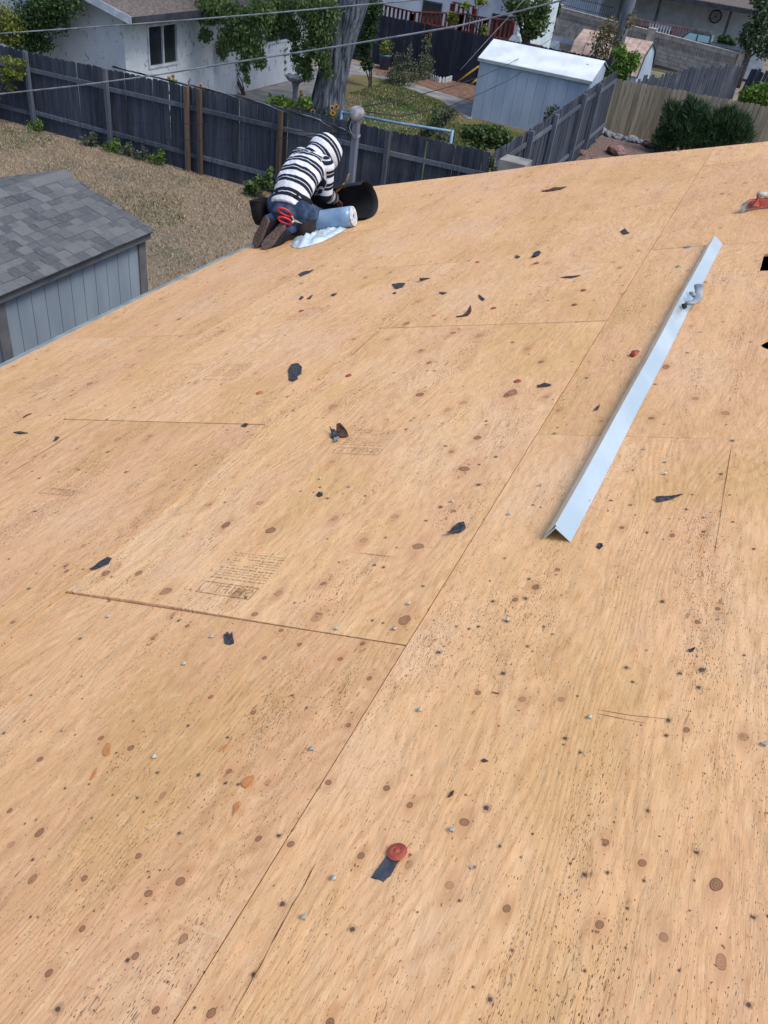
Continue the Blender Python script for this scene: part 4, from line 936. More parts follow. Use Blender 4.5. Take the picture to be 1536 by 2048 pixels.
def bush(name, label, cat, base, blobs, n, size, mat, seed, group=None, stems=5, droop=.1, shell=.4):
    base = Vector(base); root = thing(name, label, cat, base, group)
    foliage('foliage', blobs, n, size, mat, root, seed, droop, shell); rg = random.Random(seed); mb = MB()
    for k in range(stems):
        t = blobs[rg.randrange(len(blobs))]; mb.tube([base+Vector((rg.uniform(-.05, .05), rg.uniform(-.05, .05), 0)), (base+Vector(t[:3]))/2+Vector((rg.uniform(-.08, .08), 0, 0)), Vector(t[:3])], [.022, .016, .006], 6)
    o = mb.build('stems', M_BARKTW, root); o['kind'] = 'stuff'; return root
def blobs_px(lst, Y, rxy=None):             # (px, py, half width px, half height px) at depth Y
    out = []
    for x, y, rx, ry in lst:
        p = AY(x, y, Y); e = AY(x+rx, y, Y); t = AY(x, y-ry, Y); r = abs(e.x-p.x); out.append((p.x, p.y, p.z, r, r*.8, abs(t.z-p.z)))
    return out
# ================================================================== neighbour's house, left
def stucco():
    t = NT('chipped_stucco'); p = t.pos(); n = t.noise(t.scale(p, (9, 9, 5)), 1, 4, .65, 1.2); big = t.noise(p, .8, 2)
    c = t.mix(t.noise(p, 3, 3), srgb(206, 214, 222), srgb(176, 186, 198)); c = t.mix(t.mr(n, t.math('MULTIPLY_ADD', big, -.12, .64), .70), c, srgb(88, 92, 100))
    c = t.mix(t.mr(t.noise(t.scale(p, (3.1, 3.1, 1.2)), 1, 4, .7), .62, .72, 0, .6), c, srgb(120, 124, 132))
    t.bump(t.noise(p, 24, 4), .5, .02); return t.fin(c, .92, .15)
M_STUC = stucco(); M_ROOFN = noisy('brown_roofing', srgb(118, 110, 106), srgb(88, 84, 82), 14, .95, .1, .4); M_TRIMD = noisy('dark_trim', srgb(64, 68, 78), srgb(46, 50, 58), 4, .6)
M_TRIMW = noisy('white_trim', srgb(196, 206, 216), srgb(168, 178, 190), 4, .55); M_GLASS = NT('window_glass'); M_GLASS = M_GLASS.fin((.02, .026, .034), .08, .6)
XW, YW = -14.55, 17.95; EZ = 2.24
nh = thing('stucco_house', 'white chipped stucco house with brown roof behind the grey fence', 'house', (-19.5, 22.5, 0))
RX = -19.5; RZ = EZ+(XW+.5-RX)*.24
b = MB()
b.prism([(-24.4, YW, 0), (XW, YW, 0), (XW, YW, EZ), (RX, YW, RZ-.08), (-24.4, YW, EZ)], (0, .15, 0)); b.build('gable_wall', M_STUC, nh)
W1 = (18.80, 20.03, 1.08, 2.04); W2 = (24.3, 26.0, 1.15, 2.05)
b = MB()                                        # wall with two window openings
def wallx(mb, x, y0, y1, z0, z1, holes, th=.15):
    ys_ = sorted({y0, y1}|{h[0] for h in holes}|{h[1] for h in holes}); zs_ = sorted({z0, z1}|{h[2] for h in holes}|{h[3] for h in holes})
    for ya, yb in zip(ys_[:-1], ys_[1:]):
        for za, zb in zip(zs_[:-1], zs_[1:]):
            if not any(h[0] <= ya and yb <= h[1] and h[2] <= za and zb <= h[3] for h in holes): mb.box((x-th/2, (ya+yb)/2, (za+zb)/2), (th, yb-ya, zb-za))
wallx(b, XW, YW+.152, 26.9, 0, EZ, [W1, W2]); b.build('side_wall', M_STUC, nh)
b = MB(); b.box(((-24.4+XW)/2, 26.9, EZ/2), (9.7, .15, EZ)); b.build('rear_wall', M_STUC, nh)
for y0, y1, z0, z1 in (W1, W2):
    b = MB(); f = .05
    for c, d in (((0, (y0+y1)/2, z0+f/2), (.07, y1-y0, f)), ((0, (y0+y1)/2, z1-f/2), (.07, y1-y0, f)), ((0, y0+f/2, (z0+z1)/2), (.07, f, z1-z0-2*f)), ((0, y1-f/2, (z0+z1)/2), (.07, f, z1-z0-2*f)), ((.005, (y0+y1)/2, (z0+z1)/2), (.05, .05, z1-z0-2*f))): b.box((XW+c[0], c[1], c[2]), d)
    wf = b.build('window', M_TRIMW, nh)
    for ya, yb in ((y0+f, (y0+y1)/2-.025), ((y0+y1)/2+.025, y1-f)):
        b = MB(); b.box((XW-.03, (ya+yb)/2, (z0+z1)/2), (.006, yb-ya, z1-z0-2*f)); b.build('pane', M_GLASS, wf)
b = MB(); b.box((XW-.6, 22.4, 1.2), (.02, 8, 2.2)); b.build('dark_room_sheet', noisy('dark_interior', (.02, .022, .03), (.035, .036, .04), 2, .9), nh)  # dark sheet, its colour standing for the unlit room behind the windows
b = MB(); XE = XW+.55; EZR = EZ+.02
b.prism([(XE, YW-.38, EZR), (RX, YW-.38, RZ), (2*RX-XE, YW-.38, EZR), (2*RX-XE, YW-.38, EZR+.09), (RX, YW-.38, RZ+.10), (XE, YW-.38, EZR+.09)], (0, 9.7, 0)); b.build('roof', M_ROOFN, nh)
b = MB(); b.prism([(XE+.005, YW-.405, EZR-.06), (RX, YW-.405, RZ-.06), (RX, YW-.405, RZ+.11), (XE+.005, YW-.405, EZR+.11)], (0, .022, 0)); b.build('rake_board', M_TRIMW, nh)
b = MB(); b.box((XE+.02, YW-.38+4.85, EZR+.02), (.025, 9.7, .17)); b.build('fascia', M_TRIMD, nh)
# vines and shrubs by the house
bush('ivy', 'dark ivy climbing the corner of the stucco house at far left', 'ivy', (-17.6, 17.2, 0), blobs_px([(70, 30, 38, 40), (95, 20, 36, 50), (40, 60, 40, 32), (120, 5, 40, 25), (60, 85, 40, 22), (130, 45, 9, 30)], 17.3), 7000, .075, L_DK, 21)
bush('yellow_shrub', 'yellow green shrub beside the ivy at the left edge', 'shrub', (-19.1, 17.0, 0), blobs_px([(5, 30, 26, 22), (25, 55, 24, 24), (-10, 60, 30, 25), (20, 80, 20, 12)], 16.8), 2200, .07, L_YG, 22)
bush('fence_vine', 'yellow green vine hanging over the grey fence at far left', 'vine', (-16.6, 15.45, 0), blobs_px([(15, 120, 16, 10), (30, 145, 18, 14), (12, 150, 12, 14), (40, 125, 12, 8), (20, 175, 8, 12)], 15.45), 700, .075, L_YG, 23)
bush('wall_vine', 'thin vine on the stucco wall right of the window', 'vine', (-14.3, 22.9, 0), blobs_px([(435, 80, 5, 20), (440, 110, 7, 22), (435, 140, 6, 18), (470, 135, 12, 20)], 22.9), 500, .07, L_DK, 24)
for i, (x, y) in enumerate([(75, 262), (185, 290), (240, 300), (300, 312), (345, 318), (270, 305)]):
    g0 = G(x, y, 0); g0.y = min(g0.y, 15.5); lab = ['leftmost weed clump at the foot of the grey fence', 'second weed clump at the foot of the grey fence', 'weed clump beside the second fence post', 'tall weed between the second and brown posts', 'weed clump left of the twin brown posts', 'low weed near the middle of the grey fence'][i]
    bush('weed', lab, 'weed', g0, [(g0.x, g0.y, .10, .22, .12, .12), (g0.x+.15, g0.y, .2, .1, .08, .16)], 260, .06, L_GRY if i % 2 else L_BR, 40+i, 'weeds along the grey fence', 3)
p = G(515, 385); bush('leafy_weed', 'broad leaved green weed at the fence behind the kneeling man', 'weed', (p.x, 15.2, 0), blobs_px([(515, 372, 20, 12), (500, 380, 14, 9), (530, 365, 14, 14), (540, 345, 6, 12)], 15.2), 420, .11, L_COT, 60)
# ================================================================== cottonwood
def bark():
    t = NT('furrowed_bark'); p = t.pos(); n = t.noise(t.scale(p, (7, 7, 1.1)), 1, 4, .65, .6); c = t.mix(t.mr(n, .36, .62), srgb(50, 56, 68), srgb(122, 130, 142)); t.bump(n, 1.0, .10); return t.fin(c, .95, .1)
tree = thing('cottonwood_tree', 'big cottonwood with furrowed grey trunk on the neighbour\'s lawn', 'tree', (-11.75, 22.6, 0))
M_BARK = bark(); b = MB(); tp = [AY(650, 240, 22.6), AY(655, 205, 22.6), AY(661, 170, 22.6), AY(672, 120, 22.6), AY(690, 60, 22.6), AY(708, 0, 22.6), AY(722, -60, 22.6), AY(734, -160, 22.8)]
tp[0].z = -.05; rr = [.64, .47, .42, .39, .38, .39, .38, .32]; rings = []
for i, (c, r) in enumerate(zip(tp, rr)):
    ring = []
    for k in range(40):
        a = 2*math.pi*k/40; q = r*(1+.05*math.sin(k*2.4+i*.35)+.06*mnoise.noise(Vector((k*.55, i*.7, 2)))+(.10*math.sin(a*5+.6) if i == 0 else 0)); ring.append(c+Vector((math.cos(a)*q, math.sin(a)*q, 0)))
    rings.append(ring)
b.ring_loft(rings); b.build('trunk', M_BARK, tree, True)
top = tp[-1]; b = MB(); ends = []
for k, (dx, dy, dz) in enumerate([(-3.5, -.8, 1.2), (2.8, 1.5, 2.2), (-1.0, 2.8, 2.6), (.8, -2.2, 2.8), (-2.6, 1.2, 2.9)]):
    e = top+Vector((dx, dy, dz)); b.tube([top-Vector((0, 0, .6)), top+Vector((dx*.35, dy*.35, dz*.5)), e], [.26, .16, .05], 10); ends.append(e)
p1, p2 = AY(560, -20, 21.8), AY(500, 10, 21.2)
b.tube([tp[6], p1+Vector((0, 0, .35)), p2], [.14, .08, .02], 8); b.build('limbs', M_BARK, tree, True)
HB = [(430, 10, 34, 22), (470, 30, 34, 26), (500, 60, 34, 34), (465, 75, 26, 28), (500, 100, 26, 26), (520, 25, 30, 30), (420, 35, 26, 18), (410, 70, 14, 14), (490, 135, 10, 24), (495, 160, 6, 12),
      (620, 20, 34, 30), (640, 55, 30, 34), (625, 95, 26, 32), (605, 130, 18, 22), (645, 110, 14, 40), (590, 70, 14, 26), (660, 20, 22, 26), (570, 10, 24, 16), (590, 110, 10, 20), (545, 20, 28, 22), (550, 60, 18, 22), (520, 120, 14, 22), (445, 100, 12, 24), (655, 140, 10, 26), (615, 150, 12, 16), (575, 45, 20, 20)]
foliage('crown', blobs_px(HB[:10], 20.6)+blobs_px(HB[10:], 21.7), 19000, .085, L_COT, tree, 31, .9, .5)
foliage('crown', [(e.x, e.y, e.z+.6, 2.3, 2.2, 1.5) for e in ends]+[(top.x, top.y, top.z+3, 2.8, 2.6, 1.8)], 6000, .2, L_COT, tree, 32, .4, .5)
bush('trunk_shrub', 'dark shrub growing just right of the cottonwood trunk', 'shrub', (-12.4, 27.5, 0), blobs_px([(745, 15, 22, 30), (740, 60, 16, 34), (725, 100, 14, 30), (735, 130, 12, 14)], 27.5), 1900, .11, L_DK, 33)
LP = [G(x, y) for x, y in [(700, 160), (740, 158), (800, 174), (880, 204), (930, 242), (1000, 300), (985, 330), (600, 240), (640, 215)]]
def inpoly(X, Y, P):
    r = np.zeros(len(X), bool); j = len(P)-1
    for i in range(len(P)):
        a, c = P[i], P[j]; k = ((a.y > Y) != (c.y > Y)) & (X < (c.x-a.x)*(Y-a.y)/(c.y-a.y+1e-12)+a.x); r ^= k; j = i
    return r
o = blades('lawn_grass', lambda X, Y: inpoly(X, Y, LP) & (np.sin(X*1.1+Y*.7)+np.cos(Y*.9-X*.6) > -.2), 26000, (-12.4, -7.4, 16.2, 29.5), .03, .09, M_GRS, wmul=1.6); tag(o, 'short green lawn round the cottonwood', 'grass')
o = blades('lawn_straw', lambda X, Y: inpoly(X, Y, LP), 12000, (-12.2, -7.4, 16.2, 28), .02, .06, M_DRY, wmul=1.5); tag(o, 'dry straw patches in the lawn behind the fence', 'grass')
# ================================================================== silver shed
sx0, sx1, sy0, sy1 = -8.50, -5.12, 26.63, 28.95; ez, rz_ = 1.62, 2.0; ym = (sy0+sy1)/2
M_SHEDW = noisy('pale_metal_wall', srgb(172, 188, 212), srgb(156, 174, 200), 2.5, .5, .4, stretch=(1, 1, .3)); M_SHEDR = noisy('bright_metal_roof', srgb(226, 234, 238), srgb(206, 216, 222), 2, .32, .5)
ss = thing('metal_shed', 'silver metal shed with a white low pitched roof', 'shed', ((sx0+sx1)/2, ym, 0))
npan = 11; pw = (sx1-sx0)/npan
b = MB(); b.box((0, 0, ez/2), (pw-.006, .018, ez)); pm = b.mesh('wall_panel', M_SHEDW)
for i in range(npan): piece('wall_panel', pm, ss, (sx0+pw*(i+.5), sy0+(.002 if i % 2 else 0), 0)); piece('wall_panel', pm, ss, (sx0+pw*(i+.5), sy1, 0))
for x in (sx0, sx1):
    b = MB(); b.prism([(x-.009, sy0+.012, 0), (x-.009, sy1-.012, 0), (x-.009, sy1-.012, ez), (x-.009, ym, rz_-.02), (x-.009, sy0+.012, ez)], (.018, 0, 0)); b.build('end_wall', M_SHEDW, ss)
for i in range(4):
    xa = sx0-.06+(sx1-sx0+.12)*i/4; xb = sx0-.06+(sx1-sx0+.12)*(i+1)/4-.004
    for s_, e_ in ((sy0-.07, ym-.004), (sy1+.07, ym+.004)):
        z_e = ez+.01; b = MB(); b.prism([(xa, s_, z_e), (xb, s_, z_e), (xb, e_, rz_+.03), (xa, e_, rz_+.03)], (0, 0, .012)); b.build('roof_panel', M_SHEDR, ss)
b = MB(); b.box(((sx0+sx1)/2, sy0-.075, ez-.03), (sx1-sx0+.12, .012, .075)); b.build('eave_trim', noisy('shed_trim', srgb(170, 182, 190), srgb(150, 160, 170), 3, .5), ss)
b = MB(); b.lathe([(.0001, .05), (.025, .05), (.025, 0)], AY(1174, 132, 27.4)+Vector((0, 0, .0)), 10); b.build('roof_vent', M_TRIMD, ss)
# ================================================================== grey garden shed with shingles
ge = 2.2; gx0, gxr = -5.80, -6.98; gy0, gy1 = 5.20, 7.40; gzr = 2.56; gs = thing('shingled_shed', 'grey garden shed with asphalt shingle roof beside the eave', 'shed', (gxr, (gy0+gy1)/2, 0))
M_SID = noisy('grey_blue_siding', srgb(146, 160, 174), srgb(132, 146, 162), 3, .7, .3, stretch=(1, 1, .3)); M_TRIMG = noisy('grey_brown_trim', srgb(112, 114, 118), srgb(94, 96, 102), 4, .7)
def shing_mat():
    t = NT('asphalt_shingle'); r = t.rnd(); g_ = t.noise(t.pos(), 320, 2); n = t.noise(t.pos(), 25, 3)
    c = t.mix(r, srgb(84, 87, 92), srgb(116, 119, 122)); c = t.mix(t.mr(g_, .4, .7, 0, .55), c, srgb(68, 72, 78)); c = t.mix(t.mr(n, .5, .7, 0, .25), c, srgb(130, 131, 130)); t.bump(g_, .5, .004); return t.fin(c, .95, .15)
M_ASPH = shing_mat()
wx = gx0-.11
npn = 11; pw = (gy1-gy0-.2)/npn; b = MB(); b.box((0, 0, 1.05), (.016, pw-.007, 2.1)); pm = b.mesh('siding_board', M_SID)
for i in range(npn): piece('siding_board', pm, gs, (wx, gy0+.1+pw*(i+.5), 0))
b = MB(); b.box((wx-.02, (gy0+gy1)/2, 1.05), (.012, gy1-gy0-.1, 2.1)); b.build('wall_backing', M_TRIMG, gs)
wxl = 2*gxr-wx
for y, nm in ((gy0+.06, 'near'), (gy1-.06, 'far')):
    nb = 12; pw2 = (wx-wxl-.1)/nb
    for i in range(nb):
        xa = wxl+.05+pw2*i; xb = xa+pw2-.006; zt = lambda x: ge-.06+(gzr-ge)*(1-abs(x-gxr)/abs(gx0-gxr))
        b = MB(); b.prism([(xa, y-.008, 0), (xb, y-.008, 0), (xb, y-.008, zt(xb)), (xa, y-.008, zt(xa))], (0, .016, 0)); b.build('siding_board', M_SID, gs)
for x in (wx, wxl):
    for y in (gy0+.06, gy1-.06):
        b = MB(); b.box((x+(.012 if x == wx else -.012), y, 1.06), (.03, .12, 2.12)); b.build('corner_trim', M_TRIMG, gs)
b = MB(); b.box((gx0-.03, (gy0+gy1)/2, ge-.055), (.03, gy1-gy0+.02, .09)); b.build('fascia', M_TRIMG, gs)
b = MB()
b.prism([(gx0+.01, gy0-.02, ge-.012), (gxr, gy0-.02, gzr-.012), (2*gxr-gx0-.01, gy0-.02, ge-.012), (2*gxr-gx0-.01, gy0-.02, ge-.03), (gxr, gy0-.02, gzr-.03), (gx0+.01, gy0-.02, ge-.03)], (0, gy1-gy0+.04, 0)); b.build('roof_deck', M_TRIMG, gs)
sl_ = math.hypot(gx0-gxr, gzr-ge); sa_ = math.atan2(gzr-ge, gx0-gxr)   # slope of the visible side
nrow = 11; ex_ = sl_/nrow; rg = random.Random(12)
for side in (1, -1):
    for r in range(nrow):
        y = gy0-.035-rg.uniform(0, .12)
        while y < gy1+.03:
            w_ = rg.choice((.09, .12, .15, .18)); ya, yb = max(y, gy0-.035), min(y+w_, gy1+.035); y += w_
            if yb-ya < .03: continue
            b = MB(); t0, t1 = r*ex_-.02, (r+1)*ex_+.012; th = .005+rg.choice((0, 0, .004))
            f = lambda t, h: (gxr+side*((gx0-gxr)+.02-t*math.cos(sa_)-0), ge+t*math.sin(sa_)+h)
            xa, za = f(t0, .006); xb, zb = f(t1, .001)
            b.prism([(xa, ya+.0015, za), (xa, yb-.0015, za), (xb, yb-.0015, zb), (xb, ya+.0015, zb)], (0, 0, th)); b.build('shingle', M_ASPH, gs)
for i in range(12):
    ya = gy0-.03+i*(gy1-gy0+.06)/12; yb = ya+(gy1-gy0+.06)/12+.02
    b = MB(); b.prism([(gxr-.13, ya, gzr-.022), (gxr, ya, gzr+.016), (gxr+.13, ya, gzr-.022), (gxr+.13, yb, gzr-.018), (gxr, yb, gzr+.02), (gxr-.13, yb, gzr-.018)][:3], (0, yb-ya, .004)); b.build('ridge_shingle', M_ASPH, gs)
# ================================================================== service mast, cables
M_MAST = noisy('grey_mast', srgb(116, 122, 136), srgb(92, 98, 112), 6, .6, .3, stretch=(1, 1, .2)); M_ZINC = noisy('dull_zinc', srgb(150, 152, 158), srgb(112, 116, 124), 18, .5, .4)
M_CBLK = noisy('black_cable', srgb(34, 36, 44), srgb(24, 26, 32), 4, .6); M_CGRY = noisy('grey_cable', srgb(150, 156, 166), srgb(116, 122, 132), 5, .5, .3)
mt_, mb_ = AY(713, 238, 8.95), AY(703, 367, 8.95); mx, my = (mt_.x+mb_.x)/2, 8.95
mast = thing('service_mast', 'grey service mast with rounded weatherhead beyond the roof corner', 'mast', (mx, my, 0))
b = MB(); b.box((mx, my, mt_.z/2), (.072, .072, mt_.z)); b.build('post', M_MAST, mast, bevel=.008)
b = MB(); b.box((mx, my, mt_.z-.17), (.082, .082, .03)); b.build('strap', M_ZINC, mast)
wh = AY(709, 222, 8.95); b = MB()
axw = Vector((.80, .40, .42)).normalized(); mo = Vector((mx-.055, my-.03, mt_.z+.03)); rings = []
s_ = axw.cross(Vector((0, 1, 0))).normalized(); f_ = s_.cross(axw)
for r, h in ((.060, -.01), (.077, 0), (.080, .03), (.079, .07), (.070, .105), (.052, .13), (.028, .144), (.004, .149)):
    rings.append([mo+axw*h+s_*(r*math.cos(2*math.pi*i/22))+f_*(r*math.sin(2*math.pi*i/22)) for i in range(22)])
b.ring_loft(rings, cap=False); b.build('weatherhead', M_ZINC, mast, True)
cen = mo+axw*.012; b = MB(); b.add([cen]+[cen+(p-mo)*.93 for p in rings[1]], [(0, 1+i, 1+(i+1) % 22) for i in range(22)]); b.build('mouth_shade_disc', M_CBLK, mast)  # black disc painted as the shade inside the open mouth
att = AY(692, 263, 8.86)
for k in range(3):
    b = MB(); s0 = cen+Vector((.01*k-.01, 0, -.01)); b.tube([s0, s0+Vector((-.03, -.02, -.08-.02*k)), Vector((mx-.06+.03*k, my-.05, att.z-.10+.03*k)), Vector((mx-.075, my-.05, att.z))], .006, 6); b.build('drip_loop', M_CBLK if k < 2 else M_CGRY, mast, True)
def cable(name, pts, r, mat, label, sub=4, sag=0.0, twist=False):
    P = []
    for a, c in zip(pts[:-1], pts[1:]):
        for k in range(sub): P.append(Vector(a).lerp(Vector(c), k/sub))
    P.append(Vector(pts[-1])); b = MB(); b.tube(P, r, 6); o = b.build(name, mat, None, True); return tag(o, label, 'cable', 'overhead cables')
# service drop: three conductors twisted together
e0 = AY(690, 262, 8.88); farC = [AY(640, 241, 9.7), AY(480, 195, 12.5), AY(250, 140, 17.5), AY(0, 68, 24), AY(-260, -4, 33)]
sd_ = thing('service_drop', 'twisted black service cable running from the mast to upper left', 'cable', e0, 'overhead cables'); full = [e0]+farC
for k in range(3):
    P = []; n = 0
    for a, c in zip(full[:-1], full[1:]):
        m_ = max(6, int((c-a).length*3))
        for j in range(m_):
            q = a.lerp(c, j/m_); th = n*.9+k*2.094; n += 1; P.append(q+Vector((0, math.sin(th), math.cos(th)))*(.011 if k else .013))
    b = MB(); b.tube(P, .0105 if k else .008, 5); b.build('conductor', M_CBLK if k else M_CGRY, sd_, True)
cable('telephone_cable', [AY(x, y, 13.5) for x, y in [(-80, 74), (0, 67), (260, 49), (512, 29), (800, 3), (1000, -18), (1300, -52)]], .013, M_CGRY, 'upper grey overhead cable crossing the stucco house roof', 3)
cable('telephone_cable', [AY(x, y, 12.5) for x, y in [(-80, 197), (0, 188), (150, 172), (300, 152), (512, 118), (700, 89), (912, 53), (1040, 22), (1130, -1), (1250, -34)]], .014, M_CGRY, 'lower thick grey overhead cable crossing in front of the tree trunk', 3)
cable('telephone_cable', [AY(688, 264, 8.86), AY(580, 275, 9.6), AY(400, 281, 11), AY(233, 277, 12.4), AY(0, 262, 15), AY(-120, 252, 17)], .0045, M_CBLK, 'thin dark cable from the mast low across the grey fence', 3)
cable('telephone_cable', [AY(700, 270, 8.88), AY(520, 257, 10.4), AY(380, 247, 11.8), AY(225, 246, 13), AY(0, 244, 15.2), AY(-120, 243, 17)], .0045, M_CBLK, 'second thin dark cable just above the low one on the fence', 3)
cable('telephone_cable', [AY(722, 214, 8.95), AY(800, 200, 12), AY(912, 170, 17.5), AY(961, 153, 21), AY(1019, 127, 25.5), AY(1071, 99, 30), AY(1230, -10, 44)], .007, M_CBLK, 'thin wire from the mast crossing the silver shed roof, left one', 3)
cable('telephone_cable', [AY(724, 222, 8.97), AY(800, 233, 12), AY(903, 211, 17), AY(961, 187, 20.5), AY(1016, 161, 24.5), AY(1052, 138, 27.5), AY(1097, 104, 32), AY(1240, -10, 45)], .007, M_CBLK, 'thin wire from the mast crossing the silver shed roof, right one', 3)
M_YEL = noisy('yellow_guard', srgb(186, 152, 60), srgb(150, 120, 50), 8, .6)
for (a, c, lb) in (((913, 165, 30.2), (958, 132, 30.5), 'long yellow guy wire guard leaning left of the silver shed'), ((941, 170, 29.5), (955, 158, 29.6), 'short yellow guy wire guard at the corner of the silver shed')):
    b = MB(); b.tube([AY(*a), AY(*c)], .03, 8); tag(b.build('guy_guard', M_YEL, None, True), lb, 'guard', 'yellow guy guards')
cable('guy_wire', [AY(921, 140, 30.3), AY(993, 60, 31.8), AY(1010, 42, 32.2), AY(1060, -14, 33)], .008, M_CGRY, 'steel guy wire rising steeply left of the silver shed', 2)
pole = thing('utility_pole', 'grey wooden utility pole leaning behind the green bush', 'pole', AY(1228, 125, 33.5)*1.0)
b = MB(); pb = AY(1226, 128, 33.5); pt_ = AY(1262, 0, 33.5); pb2 = pb+(pb-pt_)*.6; pb2.z = max(pb2.z, -.1); pt2 = pt_+(pt_-pb)*1.9; b.tube([pb2, pb, pt_, pt2], [.20, .195, .175, .14], 12); b.build('shaft', weathered('pole_wood', srgb(108, 114, 126), srgb(78, 84, 96), srgb(124, 128, 136)), pole, True)
b = MB(); b.bar(pt2+Vector((-1.1, 0, -.4)), pt2+Vector((1.1, 0, -.4)), .1, .12); b.build('crossarm', M_RAIL, pole)
# ================================================================== neighbour's garden
M_PIPE = noisy('pale_blue_paint', srgb(126, 160, 190), srgb(102, 136, 168), 6, .5, .4)
YC = 18.6; cl = thing('clothesline', 'pale blue pipe clothesline frame behind the grey fence', 'clothesline', AY(815, 300, YC)*1.0); ORG[cl.name] = cl.location.copy()
p0, p1 = AY(684, 225, YC), AY(905, 263, YC)
b = MB(); b.tube([p0, p0.lerp(p1, .5)-Vector((0, 0, .02)), p1], .030, 10); b.build('crossbar', M_PIPE, cl, True)
for p in (p0, p1):
    b = MB(); b.tube([p+Vector((0, 0, .03)), Vector((p.x, p.y, 0))], .034, 10); b.build('pipe_leg', M_PIPE, cl, True)
b = MB(); b.tube([p0.lerp(p1, .1), Vector((p0.lerp(p1, .1).x+.05, YC+.1, 0))], .026, 8); b.build('brace', M_PIPE, cl, True)
bp = G(589, 216); bb = thing('birdbath', 'stone birdbath with scalloped bowl left of the cottonwood trunk', 'birdbath', bp); M_STN = noisy('pale_stone', srgb(168, 170, 178), srgb(128, 132, 142), 12, .9, .1, .4)
b = MB(); b.lathe([(.17, 0), (.16, .06), (.085, .12), (.075, .5), (.1, .62), (.12, .66)], bp, 14); b.build('pedestal', M_STN, bb, True)
b = MB(); rings = []
for r, z, sc_ in ((.1, .66, 0), (.24, .72, .02), (.30, .80, .05), (.285, .81, .05), (.2, .755, 0), (.05, .74, 0)):
    rings.append([bp+Vector((math.cos(q)*r*(1+sc_*2*abs(math.sin(q*4))), math.sin(q)*r*(1+sc_*2*abs(math.sin(q*4))), z+sc_*.8*abs(math.sin(q*4)))) for q in [2*math.pi*k/40 for k in range(40)]])
b.ring_loft(rings); b.build('bowl', M_STN, bb, True)
M_DKM = noisy('dark_metal', srgb(40, 42, 50), srgb(28, 30, 36), 8, .5, .4)
for (x, y, lb) in ((508, 165, 'black bar stool on the patio, left one'), (535, 160, 'black bar stool on the patio, right one')):
    q = G(x, y); st = thing('bar_stool', lb, 'stool', q, 'black stools on the patio')
    b = MB(); b.lathe([(.001, .70), (.17, .70), (.18, .73), (.17, .76), (.001, .77)], q, 16); b.build('seat', M_DKM, st, True)
    for sx_ in (-1, 1):
        for sy_ in (-1, 1): b = MB(); b.tube([q+Vector((.12*sx_, .12*sy_, .71)), q+Vector((.2*sx_, .2*sy_, 0))], .013, 6); b.build('leg', M_DKM, st)
    b = MB(); b.tube([q+Vector((.165*math.cos(t), .165*math.sin(t), .28)) for t in np.linspace(0, 6.283, 17)], .009, 6); b.build('foot_ring', M_DKM, st)
def potted(px, py, r, h, mat, lmat, lb, seed, n=420, leaf=.08, ph=.3):
    q = G(px, py); r_ = thing('potted_plant', lb, 'plant', q); b = MB(); b.lathe([(r*.72, 0), (r*.95, h*.85), (r*1.04, h*.86), (r*1.04, h), (r*.92, h), (r*.9, h*.9), (.001, h*.9)], q, 18); b.build('pot', mat, r_, True)
    foliage('foliage', [(q.x, q.y, h+ph*.6, r*1.1, r*1.1, ph)], n, leaf, lmat, r_, seed, 0)
M_BPOT = noisy('blue_glaze', srgb(74, 98, 122), srgb(58, 80, 104), 5, .4, .4); M_TPOT = noisy('dark_pot', srgb(70, 60, 58), srgb(52, 46, 46), 6, .7)
potted(768, 139, .22, .5, M_BPOT, L_YG, 'blue planter with a small yellow green plant by the dark fence', 71)
potted(392, 178, .18, .34, M_TPOT, L_DK, 'dark flower pot under the stucco house window, left one', 72); potted(418, 178, .18, .34, M_TPOT, L_GRY, 'dark flower pot beside the wall vine, right one', 73)
def spike_plant(lb, stems, n, lmat, seed, name='hollyhock', cat='flower'):
    q = stems[0][0]; rt_ = thing(name, lb, cat, q); mb = MB(); bl = []
    for p, h, r in stems:
        mb.tube([p, p+Vector((.03, 0, h*.5)), p+Vector((-.02, .02, h))], [.014, .01, .004], 5)
        for k in range(7): bl.append((p.x, p.y, p.z+h*(.12+.85*k/7), r*(1-.75*k/7)+.03, r*(1-.75*k/7)+.03, h*.09))
    o = mb.build('stems', M_STEM, rt_); o['kind'] = 'stuff'; foliage('foliage', bl, n, .075, lmat, rt_, seed, .3)
def stem(px, py, hpx, Y=None, r=.22):
    p = G(px, py); t = AY(px+3, py-hpx, p.y); return (p, max(.3, t.z), r)
spike_plant('tall grey green hollyhocks at the dark fence, large left clump', [stem(800, 168, 70), stem(790, 165, 65, r=.28), stem(812, 166, 85), stem(825, 165, 50), stem(783, 168, 40, r=.3), stem(806, 172, 30, r=.35)], 1900, L_GRY, 81)
spike_plant('slender hollyhocks at the dark fence, right clump with yellow blooms', [stem(848, 160, 85, r=.16), stem(838, 160, 60, r=.2), stem(858, 158, 50, r=.2)], 700, L_GRY, 82)
p = G(875, 152); bush('bed_shrub', 'low dark green shrub behind the white scalloped edging', 'shrub', p, [(p.x-.5, p.y, .3, .45, .3, .3), (p.x+.2, p.y+.1, .32, .5, .3, .32), (p.x+.7, p.y, .26, .35, .3, .26)], 1100, .08, L_DK, 83)
ed = [G(x, y) for x, y in [(851, 153), (862, 160), (876, 165), (890, 166), (903, 162)]]; er = thing('garden_edging', 'low white scalloped edging round the flower bed', 'edging', ed[2])
b = MB(); b.prism([(-.042, -.008, 0), (.042, -.008, 0), (.042, -.008, .15), (.022, -.008, .19), (-.022, -.008, .19), (-.042, -.008, .15)], (0, .016, 0)); pk = b.mesh('picket', M_TRIMW)
